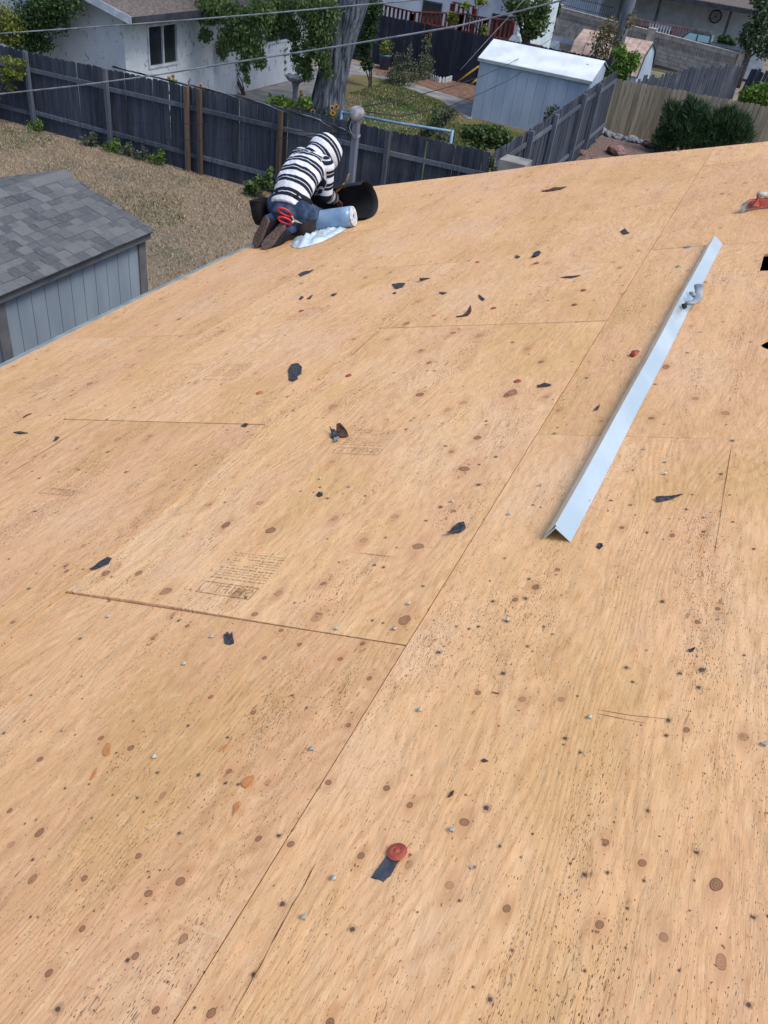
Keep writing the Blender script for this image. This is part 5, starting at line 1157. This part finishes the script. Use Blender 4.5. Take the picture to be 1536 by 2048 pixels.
for a, c in zip(ed[:-1], ed[1:]):
    n = max(2, int((c-a).length/.1)); an = math.atan2(c.y-a.y, c.x-a.x)
    for k in range(n): piece('picket', pk, er, a.lerp(c, (k+.5)/n), (0, 0, an))
M_PET = noisy('sunflower_petal', srgb(186, 148, 48), srgb(160, 118, 34), 30, .6); M_DISC = noisy('sunflower_disc', srgb(74, 48, 26), srgb(48, 32, 20), 40, .9)
FLW = [(346, 153, 18.0, 'sunflower under the stucco house window, right one'), (338, 157, 18.0, 'sunflower under the stucco house window, left one'), (401, 171, 17.2, 'sunflower at the edge of the patio above the twin posts'), (602, 183, 21.4, 'sunflower in front of the stone birdbath'),
       (673, 213, 17.5, 'largest sunflower in front of the cottonwood foot'), (664, 216, 17.5, 'sunflower left of the largest one at the trunk foot'), (666, 226, 17.2, 'lower sunflower at the trunk foot'), (626, 223, 17.0, 'sunflower just above the fence left of the trunk'), (569, 89, 25.6, 'sunflower against the white wall under the tree'),
       (853, 72, 30.9, 'sunflower at the top of the dark fence, left one'), (861, 69, 30.9, 'sunflower at the top of the dark fence, right one'), (872, 206, 24.6, 'lone sunflower at the path edge left of the silver shed')]
for i, (x, y, Y, lb) in enumerate(FLW):
    h = AY(x, y, Y); z0 = 0.0; fl = thing('sunflower', lb, 'sunflower', (h.x, h.y, z0), 'sunflowers'); f = (Vector((0, 0, CAM_H))-h).normalized(); f = (f+Vector((random.uniform(-.5, .5), random.uniform(-.2, .2), random.uniform(-.2, .3)))).normalized()
    s_ = f.cross(Vector((0, 0, 1))).normalized(); u_ = s_.cross(f); R0 = .056
    b = MB(); b.tube([Vector((h.x, h.y+.03, z0)), Vector((h.x+.02, h.y+.04, h.z*.6)), h-f*.02], [.012, .01, .007], 6); b.build('stalk', M_STEM, fl)
    b = MB(); b.lathe([(.001, .014), (.024, .012), (.027, .0), (.016, -.01)], h, 12, f); b.build('disc', M_DISC, fl)
    b = MB()
    for k in range(14):
        q = 2*math.pi*k/14; d = s_*math.cos(q)+u_*math.sin(q); t = s_*-math.sin(q)+u_*math.cos(q)
        b.add([h+d*.024, h+d*.042+t*.010+f*.006, h+d*R0*1.05-f*.003, h+d*.042-t*.010+f*.006], [(0, 1, 2, 3)])
    o = b.build('petals', M_PET, fl); o['kind'] = 'stuff'
    foliage('leaves', [(h.x, h.y, max(.15, h.z*t), .13, .13, .06) for t in (.35, .55, .75, .9)], 46, .10, L_COT, fl, 300+i, .3)
p = G(965, 292); bush('vegetable_patch', 'dense green vegetable plants at the corner behind the fence', 'plants', (p.x, p.y, 0), blobs_px([(945, 262, 22, 14), (970, 265, 26, 18), (995, 270, 24, 18), (960, 285, 30, 12), (1000, 292, 18, 10), (1015, 280, 12, 12), (930, 270, 12, 8)], 22.0), 2600, .095, L_COT, 84, stems=6)
bush('corner_weed', 'leafy vine at the meeting of the two grey fences', 'vine', (-4.75, 15.5, 0), blobs_px([(983, 322, 7, 14), (988, 335, 6, 8)], 15.5), 200, .06, L_GRY, 85)
bush('shed_weed', 'sparse weed against the silver shed wall', 'weed', (-5.9, 25.9, 0), blobs_px([(1100, 222, 12, 14), (1112, 215, 8, 10), (1090, 240, 6, 10)], 24.5), 140, .08, L_GRY, 86)
bush('patio_plants', 'green iris leaves below the stone birdbath', 'plants', G(570, 222), blobs_px([(565, 205, 26, 10), (545, 210, 14, 8), (610, 205, 16, 10)], 21.6), 600, .13, L_BR, 87, droop=-.8)
bush('path_weeds', 'tangled weeds with small blooms at the lawn corner near the path', 'weeds', G(890, 250), blobs_px([(880, 238, 18, 16), (900, 225, 12, 14), (865, 255, 16, 10), (890, 275, 20, 8), (850, 268, 14, 8)], 22.5), 900, .085, L_GRY, 88)
# ================================================================== gravel side: rocks, juniper
M_ROCKA = noisy('grey_rock', srgb(144, 148, 156), srgb(104, 108, 118), 9, .95, .1, .6); M_ROCKB = noisy('red_rock', srgb(146, 118, 112), srgb(104, 84, 82), 9, .95, .1, .6)
def rock(px, py, r, lb, mat, seed, flatk=.6):
    q = G(px, py, .26); q.z = gbz(q.y); rg = np.random.default_rng(seed); bm = bmesh.new(); bmesh.ops.create_icosphere(bm, subdivisions=2, radius=1)
    for v in bm.verts:
        n = mnoise.noise(v.co*1.4+Vector((seed*3.1, 0, 0))); v.co *= 1+.38*n; v.co.z = max(v.co.z, -.5); v.co = Vector((v.co.x*r, v.co.y*r*.8, (v.co.z+.5)*r*flatk))
    me = bpy.data.meshes.new('rock'); bm.to_mesh(me); bm.free(); setm(me, mat); o = bpy.data.objects.new('rock', me); COL.objects.link(o); o.location = q; o.rotation_euler = (0, 0, seed); tag(o, lb, 'rock', 'rocks at the tan fence')
RK = [(1203, 268, .20, 'grey border rock nearest the fence corner'), (1215, 272, .17, 'second grey border rock from the fence corner'), (1224, 274, .13, 'third grey border rock from the fence corner'), (1236, 278, .16, 'fourth grey border rock from the fence corner'), (1250, 281, .14, 'fifth grey border rock from the fence corner'), (1263, 284, .19, 'sixth grey border rock from the fence corner'), (1277, 287, .14, 'seventh grey border rock from the fence corner'), (1290, 290, .16, 'eighth border rock, darker, next to the juniper')]
for i, (x, y, r, lb) in enumerate(RK): rock(x, y, r, lb, M_ROCKA, i+1)
rock(1232, 306, .33, 'large flat topped boulder in the gravel', M_ROCKB, 21, .5); rock(1305, 296, .28, 'reddish rock at the foot of the juniper', M_ROCKB, 22); rock(1198, 316, .22, 'low reddish slab beside the roof edge', M_ROCKB, 23, .3); rock(1165, 305, .16, 'small stone by the receding fence', M_ROCKB, 24)
JB = [(1345, 245, 28, 44), (1390, 230, 30, 38), (1380, 265, 50, 40), (1430, 255, 42, 40), (1470, 250, 40, 32), (1330, 280, 30, 30), (1425, 285, 50, 30), (1480, 270, 34, 24), (1340, 215, 16, 18), (1380, 205, 14, 16), (1455, 230, 26, 22)]
jp = blobs_px(JB, 26.2); jroot = thing('juniper_bush', 'spreading dark green juniper in front of the tan fence', 'bush', (-1.9, 26.2, gbz(26.2)))
def sprays(blobs, n, size, seed):
    rg = np.random.default_rng(seed); w_ = np.array([b[3]*b[4]*b[5] for b in blobs])**.7; B = np.array(blobs)[rg.choice(len(blobs), n, p=w_/w_.sum())]
    d = rg.normal(size=(n, 3)); d /= np.linalg.norm(d, axis=1)[:, None]; C = B[:, :3]+d*B[:, 3:6]*(rg.random(n)**.45)[:, None]; C[:, 2] = np.maximum(C[:, 2], .28)
    a = d*.7+rg.normal(size=(n, 3))*.4; a[:, 2] += .75; a /= np.linalg.norm(a, axis=1)[:, None]; b = np.cross(a, rg.normal(size=(n, 3))); b /= np.linalg.norm(b, axis=1)[:, None]; s = size*rg.uniform(.6, 1.5, n)[:, None]
    V = np.stack([C-a*s*.5-b*s*.05, C-a*s*.5+b*s*.05, C+b*s*.10, C+a*s, C-b*s*.10], 1).reshape(-1, 3); return V, np.arange(5*n).reshape(-1, 5)
V, F = sprays(jp, 15000, .105, 5); np_obj('foliage', V, F, L_JUN, jroot)
b = MB(); rg = random.Random(3)
for t in jp: b.tube([Vector((-1.9+rg.uniform(-.2, .2), 26.2, .25)), Vector((t[0]*.6-1.9*.4, 26.2, t[2]*.4)), Vector(t[:3])], [.05, .035, .012], 6)
o = b.build('stems', M_BARKTW, jroot); o['kind'] = 'stuff'
bush('leafy_bush', 'bright green leafy bush at the right end of the silver shed', 'bush', AY(1250, 190, 28.6)*1.0, blobs_px([(1250, 130, 22, 26), (1235, 145, 22, 24), (1265, 120, 16, 20), (1240, 105, 16, 16), (1215, 155, 12, 16)], 28.6), 1900, .12, L_BR, 91)
bush('dry_shrub', 'sparse tall shrub in front of the utility pole', 'shrub', AY(1210, 140, 32.6)*1.0, blobs_px([(1220, 55, 22, 22), (1205, 80, 26, 26), (1195, 110, 22, 18), (1260, 40, 14, 24), (1235, 90, 14, 30)], 32.4), 900, .11, L_DRYB, 92, stems=14)
# concrete block pier beyond the gable edge
cb = MB(); cp = AY(1030, 330, 13.2); cb.box((cp.x, cp.y, .80), (.40, .40, 1.60)); pier = thing('block_pier', 'pale concrete block pier just beyond the gable edge', 'pier', (cp.x, cp.y, 0)); zt_ = AY(1030, 318, 13.2).z
for k in range(9):
    h = zt_/9; b = MB(); b.box((cp.x, cp.y, h*(k+.5)), (.42, .40, h-.006)); b.build('concrete_block', M_CONC, pier, bevel=.006)
b = MB(); qq = [AY(x, y, 12.0) for x, y in ((968, 344), (985, 340), (1002, 342), (1005, 346), (985, 349))]; b.prism(qq, (0, .4, -.03)); 
# ================================================================== beyond the dark fence: barn shed, block wall, truck, porch house, deck house
M_BARNW = noisy('pale_blue_barn', srgb(172, 190, 208), srgb(150, 170, 192), 3, .6, .3, stretch=(1, 1, .3)); M_BARNR = noisy('faded_pink_roof', srgb(188, 166, 154), srgb(158, 136, 126), 4, .7, .2)
ba = thing('barn_shed', 'small gambrel barn shed with faded pink ribbed roof', 'shed', (-6.2, 35.4, -.1)); bx0, bx1, by0, by1 = -7.45, -4.95, 33.75, 37.1; bm_ = (by0+by1)/2; gp = [(by0, .95), (by0+.55, 1.62), (bm_, 1.92), (by1-.55, 1.62), (by1, .95)]
for x in (bx0, bx1):
    yy = [by0, bm_-.02]; 
    n = 9
    for k in range(n):
        ya = by0+(by1-by0)*k/n; yb = by0+(by1-by0)*(k+1)/n-.015; zf = lambda y: float(np.interp(y, [g_[0] for g_ in gp], [g_[1] for g_ in gp])); mids = [g_[0] for g_ in gp if ya < g_[0] < yb]
        P = [(x-.01, ya, -.1), (x-.01, yb, -.1), (x-.01, yb, zf(yb))]+[(x-.01, y, zf(y)) for y in reversed(mids)]+[(x-.01, ya, zf(ya))]; b = MB(); b.prism(P, (.02, 0, 0)); b.build('wall_board', M_BARNW, ba)
b = MB(); b.box(((bx0+bx1)/2, by0+.02, .42), (bx1-bx0-.04, .02, 1.04)); b.box(((bx0+bx1)/2, by1-.02, .42), (bx1-bx0-.04, .02, 1.04)); b.build('side_wall', M_BARNW, ba)
for (ya, za), (yb, zb) in zip(gp[:-1], gp[1:]):
    for k in range(6):
        xa = bx0-.08+(bx1-bx0+.16)*k/6; xb = xa+(bx1-bx0+.16)/6-.02; b = MB(); b.prism([(xa, ya, za+.01), (xb, ya, za+.01), (xb, yb, zb+.01), (xa, yb, zb+.01)], (0, 0, .025)); b.build('roof_panel', M_BARNR, ba)
b = MB()
for (ya, za), (yb, zb) in zip(gp[:-1], gp[1:]): b.bar((bx1+.05, ya, za+.0), (bx1+.05, yb, zb+.0), .03, .07)
b.build('gable_trim', M_TRIMD, ba)
# block wall with two pierced courses
M_BLOCK = noisy('grey_block', srgb(172, 166, 162), srgb(144, 140, 138), 3, .95, .1, .3, pervar=.08); M_CAPST = noisy('wall_cap', srgb(176, 170, 164), srgb(150, 146, 142), 3, .9)
zt = 0.0; w0, w1 = G(1118, 13, zt), G(1488, 108, zt); w0.y += 0; wd = (w1-w0); WL = Vector((wd.x, wd.y, 0)).length; wd = Vector((wd.x, wd.y, 0)).normalized(); wang = math.atan2(wd.y, wd.x)
bw = thing('block_wall', 'grey concrete block wall with two rows of pierced blocks', 'wall', (w0+w1)/2-Vector((0, 0, 1.6)))
bL, bH = .42, .20; nB = int(WL/bL)
b = MB(); b.box((0, 0, bH/2), (bL-.012, .2, bH-.012)); mB = b.mesh('block', M_BLOCK)
b = MB()
for sx_ in (-1, 1):
    b.box((sx_*(bL/2-.022), 0, bH/2), (.03, .2, bH-.012)); 
b.box((0, 0, bH-.022), (bL-.074, .2, .03)); b.box((0, 0, .022), (bL-.074, .2, .03)); b.box((0, 0, bH/2), (.04, .19, bH-.074)); b.box((0, 0, bH/2), (bL-.08, .17, .03)); mP = b.mesh('pierced_block', M_BLOCK)
for c in range(8):
    for i in range(nB):
        if c < 4 and i < nB*.0: continue
        p = w0+wd*(bL*(i+.5+(.5 if c % 2 and c < 4 else 0))); z = zt-.06-bH*(8-c)
        if c in (0, 1) and i % 1 == 0 and i > nB*.75: continue
        piece('pierced_block' if c in (5, 6) else 'block', mP if c in (5, 6) else mB, bw, (p.x, p.y, z), (0, 0, wang))
b = MB(); b.bar(w0-Vector((0, 0, .03)), w1-Vector((0, 0, .03)), .26, .055); b.build('cap', M_CAPST, bw)
for t in (0.0, .55, 1.0):
    p = w0+wd*(WL*t); b = MB(); b.box((p.x, p.y-.02, zt-.72), (.46, .46, 1.6)); b.build('pilaster', M_BLOCK, bw); b = MB(); b.box((p.x, p.y-.02, zt+.11), (.52, .52, .06)); b.build('pilaster_cap', M_CAPST, bw)
# iron fence on the wall's left part
ir = thing('iron_fence', 'thin black iron railing above the left end of the block wall', 'railing', w0+wd*2.0); M_IRON = noisy('black_iron', srgb(46, 50, 60), srgb(34, 38, 46), 5, .5)
pa, pb_ = w0+Vector((0, .4, 0)), w0+wd*4.6+Vector((0, .4, 0))
for zz in (.12, .62): b = MB(); b.bar(pa+Vector((0, 0, zz)), pb_+Vector((0, 0, zz)), .025, .03); b.build('rail', M_IRON, ir)
b = MB(); b.box((0, 0, .37), (.02, .02, .74)); pm = b.mesh('picket', M_IRON)
for k in range(26): piece('picket', pm, ir, pa.lerp(pb_, k/25)+Vector((0, 0, -.02)))
# pickup: cab and bed above the wall
M_TRK = noisy('dark_green_paint', srgb(52, 66, 76), srgb(40, 52, 62), 3, .4, .5); M_TGL = NT('tinted_glass'); M_TGL = M_TGL.fin(srgb(120, 158, 172), .25, .5); M_TIRE = noisy('tyre_rubber', srgb(34, 34, 38), srgb(24, 24, 28), 10, .9); M_TOP = noisy('dusty_roof', srgb(70, 76, 80), srgb(54, 60, 64), 4, .8, .1)
YT = 60.5; gt = gz(0, YT); cA, cB = AY(1348, 86, YT), AY(1440, 108, YT); roofz = AY(1395, 57, YT).z; tl = thing('pickup_truck', 'dark green pickup truck parked behind the block wall', 'truck', ((cA.x+cB.x)/2+.6, YT, gt))
tx0, ty0 = cA.x-.9, YT; zb_ = roofz-1.62; tl.location.z = zb_-.0; ORG[tl.name] = tl.location.copy()
def Tp(x, y, z): return Vector((tx0+x, ty0+y, zb_+z))
b = MB(); prof = [(0, .42), (0, .82), (.15, .95), (1.25, 1.02), (3.05, 1.02), (5.05, 1.0), (5.1, .42)]; b.prism([Tp(x, -.85, z) for x, z in prof], (0, 1.7, 0)); b.build('body', M_TRK, tl, bevel=.05)
b = MB(); rings = []
for x0_, x1_, ins, z in ((1.2, 3.05, .04, 1.0), (1.62, 3.0, .14, 1.45), (1.78, 2.92, .20, 1.58), (1.95, 2.8, .3, 1.62)):
    rings.append([Tp(x0_, -.85+ins, z), Tp(x1_, -.85+ins, z), Tp(x1_, .85-ins, z), Tp(x0_, .85-ins, z)])
b.ring_loft(rings); b.build('cab', M_TOP, tl, bevel=.03)
for nm, P in (('side_window', [(1.42, -.84, 1.06), (2.18, -.84, 1.06), (2.18, -.765, 1.40), (1.72, -.765, 1.40)]), ('side_window', [(2.26, -.84, 1.06), (2.95, -.84, 1.06), (2.93, -.765, 1.40), (2.26, -.765, 1.40)]), ('windscreen', [(1.215, -.7, 1.05), (1.215, .7, 1.05), (1.60, .62, 1.42), (1.60, -.62, 1.42)]), ('rear_window', [(3.06, -.7, 1.08), (3.06, .7, 1.08), (3.02, .62, 1.42), (3.02, -.62, 1.42)])):
    b = MB(); b.prism([Tp(*q) for q in P], (0, -.012, 0) if nm == 'side_window' else ((-.012, 0, .008) if nm == 'windscreen' else (.012, 0, 0))); b.build(nm, M_TGL, tl)
for x in (.95, 4.15):
    for y in (-.72, .72):
        b = MB(); b.lathe([(.001, -.1), (.22, -.1), (.34, -.08), (.36, 0), (.34, .08), (.22, .1), (.001, .1)], Tp(x, y, .36), 20, (0, 1, 0)); wl_ = b.build('wheel', M_TIRE, tl, True); b = MB(); b.lathe([(.001, -.11), (.19, -.105), (.2, .105), (.001, .11)], Tp(x, y, .36), 14, (0, 1, 0)); b.build('rim', M_ZINC, wl_)
for y in (-.6, .6): b = MB(); b.box(Tp(-.01, y, .74), (.04, .26, .14)); b.build('headlight', M_TRIMW, tl)
# porch house at the far right
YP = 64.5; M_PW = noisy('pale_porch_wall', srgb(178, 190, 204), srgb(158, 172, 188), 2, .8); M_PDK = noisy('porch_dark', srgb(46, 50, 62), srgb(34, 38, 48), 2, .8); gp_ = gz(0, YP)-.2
ph = thing('porch_house', 'pale house with a deep shaded porch and carport at upper right', 'house', AY(1380, 60, YP+2)*1.0); ph.location.z = gp_; ORG[ph.name] = ph.location.copy()
hl, hr = AY(1205, -20, YP), AY(1560, 30, YP); et = AY(1400, 6, YP).z; bt = gp_
b = MB(); b.box(((hl.x+hr.x)/2, YP+3.2, (et+bt)/2), (hr.x-hl.x, .2, et-bt)); b.build('rear_wall', M_PW, ph)
b = MB(); b.box((hl.x, YP+1.6, (et+bt)/2), (.2, 3.2, et-bt)); b.build('side_wall', M_PW, ph)
b = MB(); b.prism([(hl.x-.6, YP-.6, et), (hr.x+.6, YP-.6, et), (hr.x+.6, YP+8, et+1.6), (hl.x-.6, YP+8, et+1.6)], (0, 0, .18)); b.build('roof', M_ROOFN, ph)
b = MB(); b.box(((hl.x+hr.x)/2, YP-.6, et+.02), (hr.x-hl.x+1.2, .08, .26)); b.build('fascia', M_TRIMD, ph)
b = MB(); b.box((AY(1290, 30, YP+3).x, YP+3.05, bt+1.2), (4.2, .1, 2.0)); b.build('porch_shade_panel', M_PDK, ph)  # dark panel on the rear wall, painted as the porch's deep shade
for px_ in (1236, 1312, 1458):
    x = AY(px_, 40, YP).x; b = MB(); b.box((x, YP-.3, (et+bt)/2), (.16, .16, et-bt)); b.build('porch_post', M_TRIMD, ph)
pr_ = thing('porch_railing', 'white and pink slatted porch railing in front of the pale house', 'railing', AY(1330, 60, YP-.9)*1.0); M_PINK = noisy('faded_red_slat', srgb(150, 110, 112), srgb(120, 88, 92), 3, .8)
r0, r1 = AY(1243, 44, YP-.9), AY(1408, 76, YP-.9); n = 30; b = MB(); b.box((0, 0, .5), (.1, .03, 1.15)); ms = [b.mesh('slat', M_PINK), None]; b = MB(); b.box((0, 0, .5), (.1, .03, 1.15)); ms[1] = b.mesh('slat', M_TRIMW)
for k in range(n):
    p = r0.lerp(r1, k/(n-1)); piece('slat', ms[1] if 9 < k < 18 else ms[0], pr_, (p.x, p.y, r0.z-.75), (0, 0, 0))
b = MB(); b.bar((r0.x, r0.y, r0.z+.32), (r1.x, r0.y, r0.z+.32), .09, .07); b.build('rail', M_PINK, pr_)
wc = AY(1431, 33, YP+2.9); b = MB(); b.tube([wc+Vector((.36*math.cos(t), 0, .36*math.sin(t))) for t in np.linspace(0, 6.2832, 25)], .045, 8); wh_ = b.build('wagon_wheel', M_PDK, None, True); tag(wh_, 'dark wagon wheel hung on the pale porch wall', 'wheel')
for k in range(4): b = MB(); a_ = math.pi*k/4; b.tube([wc+Vector((.34*math.cos(a_), 0, .34*math.sin(a_))), wc-Vector((.34*math.cos(a_), 0, .34*math.sin(a_)))], .015, 5); b.build('spoke', M_PDK, wh_)
def ptree(lb, px, py, blobs, Y, n, size, mat, seed):
    bl = blobs_px(blobs, Y); p = AY(px, py, Y); g0 = gz(p.x, Y); tr = thing('tree', lb, 'tree', (p.x, Y, g0)); b = MB(); b.tube([(p.x, Y, g0), (p.x+.05, Y, (p.z+g0)/2), (p.x, Y, p.z)], [.2, .16, .08], 8)
    for t in bl: b.tube([(p.x, Y, (p.z+g0)/2), Vector(t[:3])], [.08, .02], 6)
    b.build('trunk', M_BARKTW, tr, True); foliage('crown', bl, n, size, mat, tr, seed, .1, .5)
ptree('soft needled pine at the right edge beyond the block wall', 1512, 60, [(1512, 60, 26, 40), (1530, 30, 26, 34), (1500, 80, 22, 26), (1535, 90, 26, 30), (1520, 0, 22, 20), (1490, 70, 12, 20)], 56.5, 3000, .22, L_PINE, 95)
bush('weeds', 'tall green weeds behind the tan fence at the right edge', 'weeds', AY(1510, 210, 30.5)*1.0, blobs_px([(1505, 190, 24, 18), (1525, 185, 20, 22), (1490, 200, 16, 12), (1540, 200, 20, 16)], 30.2), 1500, .12, L_BR, 96, droop=-.5)
bush('shrub', 'small dark shrub at the foot of the pale house', 'shrub', AY(1445, 95, 61.5)*1.0, blobs_px([(1448, 80, 14, 10), (1462, 86, 12, 8)], 61.5), 300, .25, L_DK, 97)
# deck house
YD = 36.5; M_DECK = noisy('red_deck_stain', srgb(96, 42, 38), srgb(70, 32, 31), 6, .7, .25, pervar=.15); M_DWALL = noisy('white_wall', srgb(196, 208, 220), srgb(176, 190, 206), 2, .7)
dh = thing('white_house', 'white house wall behind the red deck at top centre', 'house', (-13, YD+6.2, -.3)); a_, c_ = AY(745, -30, YD+3.2), AY(1042, 30, YD+3.2)
b = MB(); b.box(((a_.x+c_.x)/2, YD+3.3, 1.2), (c_.x-a_.x, .2, 3.0)); b.build('wall', M_DWALL, dh)
b = MB(); b.box((c_.x-.1, YD+6.4, 1.2), (.2, 6, 3.0)); b.build('end_wall', M_DWALL, dh)
b = MB(); b.prism([(a_.x-.4, YD+2.8, 2.7), (c_.x+.4, YD+2.8, 2.7), (c_.x+.4, YD+9, 4.2), (a_.x-.4, YD+9, 4.2)], (0, 0, .15)); b.build('roof', M_ROOFN, dh)
for px_ in (866, 1010): x = AY(px_, 5, YD+3.2).x; b = MB(); b.box((x, YD+3.18, .9), (.9, .06, 1.1)); wv_ = b.build('window', M_TRIMD, dh); b = MB(); b.box((x, YD+3.145, .9), (.78, .006, .98)); b.build('pane', M_GLASS, wv_)
dk = thing('red_deck', 'dark red wooden deck with slatted railing behind the dark fence', 'deck', AY(880, 60, 33.2)*1.0); dk.location.z = 0; ORG[dk.name] = dk.location.copy()
runs = [((752, 6, 33.6), (826, 24, 33.6)), ((826, 24, 33.6), (925, 27, 34.6)), ((925, 27, 34.6), (972, 36, 33.8)), ((972, 36, 33.8), (1028, 41, 34.4)), ((905, 4, 36.6), (952, 14, 36.8))]
b = MB(); b.box((0, 0, -.42), (.085, .03, .78)); bal = b.mesh('baluster', M_DECK)
for A, B in runs:
    p, q = AY(*A), AY(*B); L = (q-p).length; n = max(3, int(L/.17)); an = math.atan2(q.y-p.y, q.x-p.x)
    b = MB(); b.bar(p+Vector((0, 0, .0)), q, .13, .04); b.build('rail_cap', M_DECK, dk)
    for k in range(n): piece('baluster', bal, dk, p.lerp(q, (k+.5)/n), (0, 0, an))
    for e in (p, q): b = MB(); b.box((e.x, e.y, (e.z-.06)/2), (.11, .11, e.z-.05)); b.build('post', M_DECK, dk)
zdk = AY(860, 60, 33.6).z; b = MB(); P = [AY(752, 6, 33.6), AY(826, 24, 33.6), AY(925, 27, 34.6), AY(972, 36, 33.8), AY(1028, 41, 34.4)]; b.prism([(p.x, p.y-.02, max(.3, p.z-.98)) for p in P]+[(P[-1].x, YD+2.9, .6), (P[0].x, YD+2.9, .6)], (0, 0, .06)); b.build('floor', M_DECK, dk)
ptree('broad leaved tree beside the white house at top centre', 1060, 40, [(1050, 20, 34, 30), (1075, 45, 26, 26), (1030, 10, 24, 20), (1085, 15, 20, 30), (1060, 65, 24, 12)], 38.0, 3000, .15, L_COT, 98)
ptree('dark leafy shrub tree left of the block wall end', 1100, 30, [(1105, 20, 16, 24), (1095, 50, 14, 16)], 47, 700, .2, L_DK, 99)
bush('hanging_leaves', 'small leafy sprig in front of the white house', 'shrub', AY(955, 60, 33.0)*1.0, blobs_px([(960, 5, 14, 9), (930, 12, 12, 9), (905, 35, 12, 14), (968, 60, 10, 10)], 33.0), 420, .13, L_YG, 100)
fx, fy = np.arange(-15, -4, 1.0), np.arange(32.2, 54, 1.0)
fl_ = np_obj('lawn', [(x, y, gz(x, y)+.03) for x in fx for y in fy], [(i*len(fy)+j, (i+1)*len(fy)+j, (i+1)*len(fy)+j+1, i*len(fy)+j+1) for i in range(len(fx)-1) for j in range(len(fy)-1)], noisy('far_grass', srgb(88, 106, 64), srgb(130, 126, 92), .8, .95), o=Vector((0, 0, 0))); fl_['kind'] = 'structure'
wg = thing('white_garage', 'white garage wall behind the iron railing at the top', 'garage', AY(1170, 30, 70)*1.0); wg.location.z = gz(0, 70); ORG[wg.name] = wg.location.copy()
ga, gb_ = AY(1095, -20, 70), AY(1212, 0, 70); b = MB(); b.box(((ga.x+gb_.x)/2, 70.1, gz(0, 70)+1.6), (gb_.x-ga.x, .2, 3.2)); b.build('wall', M_DWALL, wg)
b = MB(); b.prism([(ga.x-.3, 69.6, gz(0, 70)+3.2), (gb_.x+.3, 69.6, gz(0, 70)+3.2), (gb_.x+.3, 76, gz(0, 70)+4.6), (ga.x-.3, 76, gz(0, 70)+4.6)], (0, 0, .12)); b.build('roof', M_DWALL, wg)
M_CHR = M_TRIMW
for x, y, Y, lb in ((1028, 82, 33.2, 'white lawn chair behind the silver shed ridge, left one'), (1108, 92, 34.2, 'white lawn chair behind the silver shed ridge, right one')):
    q = AY(x, y, Y); g0 = gz(q.x, Y); c_ = thing('lawn_chair', lb, 'chair', (q.x, Y, g0), 'white lawn chairs'); s = .9 if x < 1050 else .7
    b = MB(); b.prism([(q.x-.24*s, Y, g0+.42), (q.x+.24*s, Y, g0+.42), (q.x+.26*s, Y+.1, q.z), (q.x+.16*s, Y+.12, q.z+.16), (q.x-.16*s, Y+.12, q.z+.16), (q.x-.26*s, Y+.1, q.z)], (0, .02, 0)); b.build('backrest', M_CHR, c_)
    b = MB(); b.box((q.x, Y-.22, g0+.41), (.5*s, .46, .03)); b.build('seat', M_CHR, c_)
    for dx in (-.22, .22):
        for dy in (-.42, -.02): b = MB(); b.box((q.x+dx*s, Y+dy, g0+.2), (.04, .04, .4)); b.build('leg', M_CHR, c_)
scene.cycles.max_bounces = 6; scene.cycles.diffuse_bounces = 3; scene.cycles.glossy_bounces = 2; scene.cycles.transmission_bounces = 2
scene.render.resolution_x = 768; scene.render.resolution_y = 1024
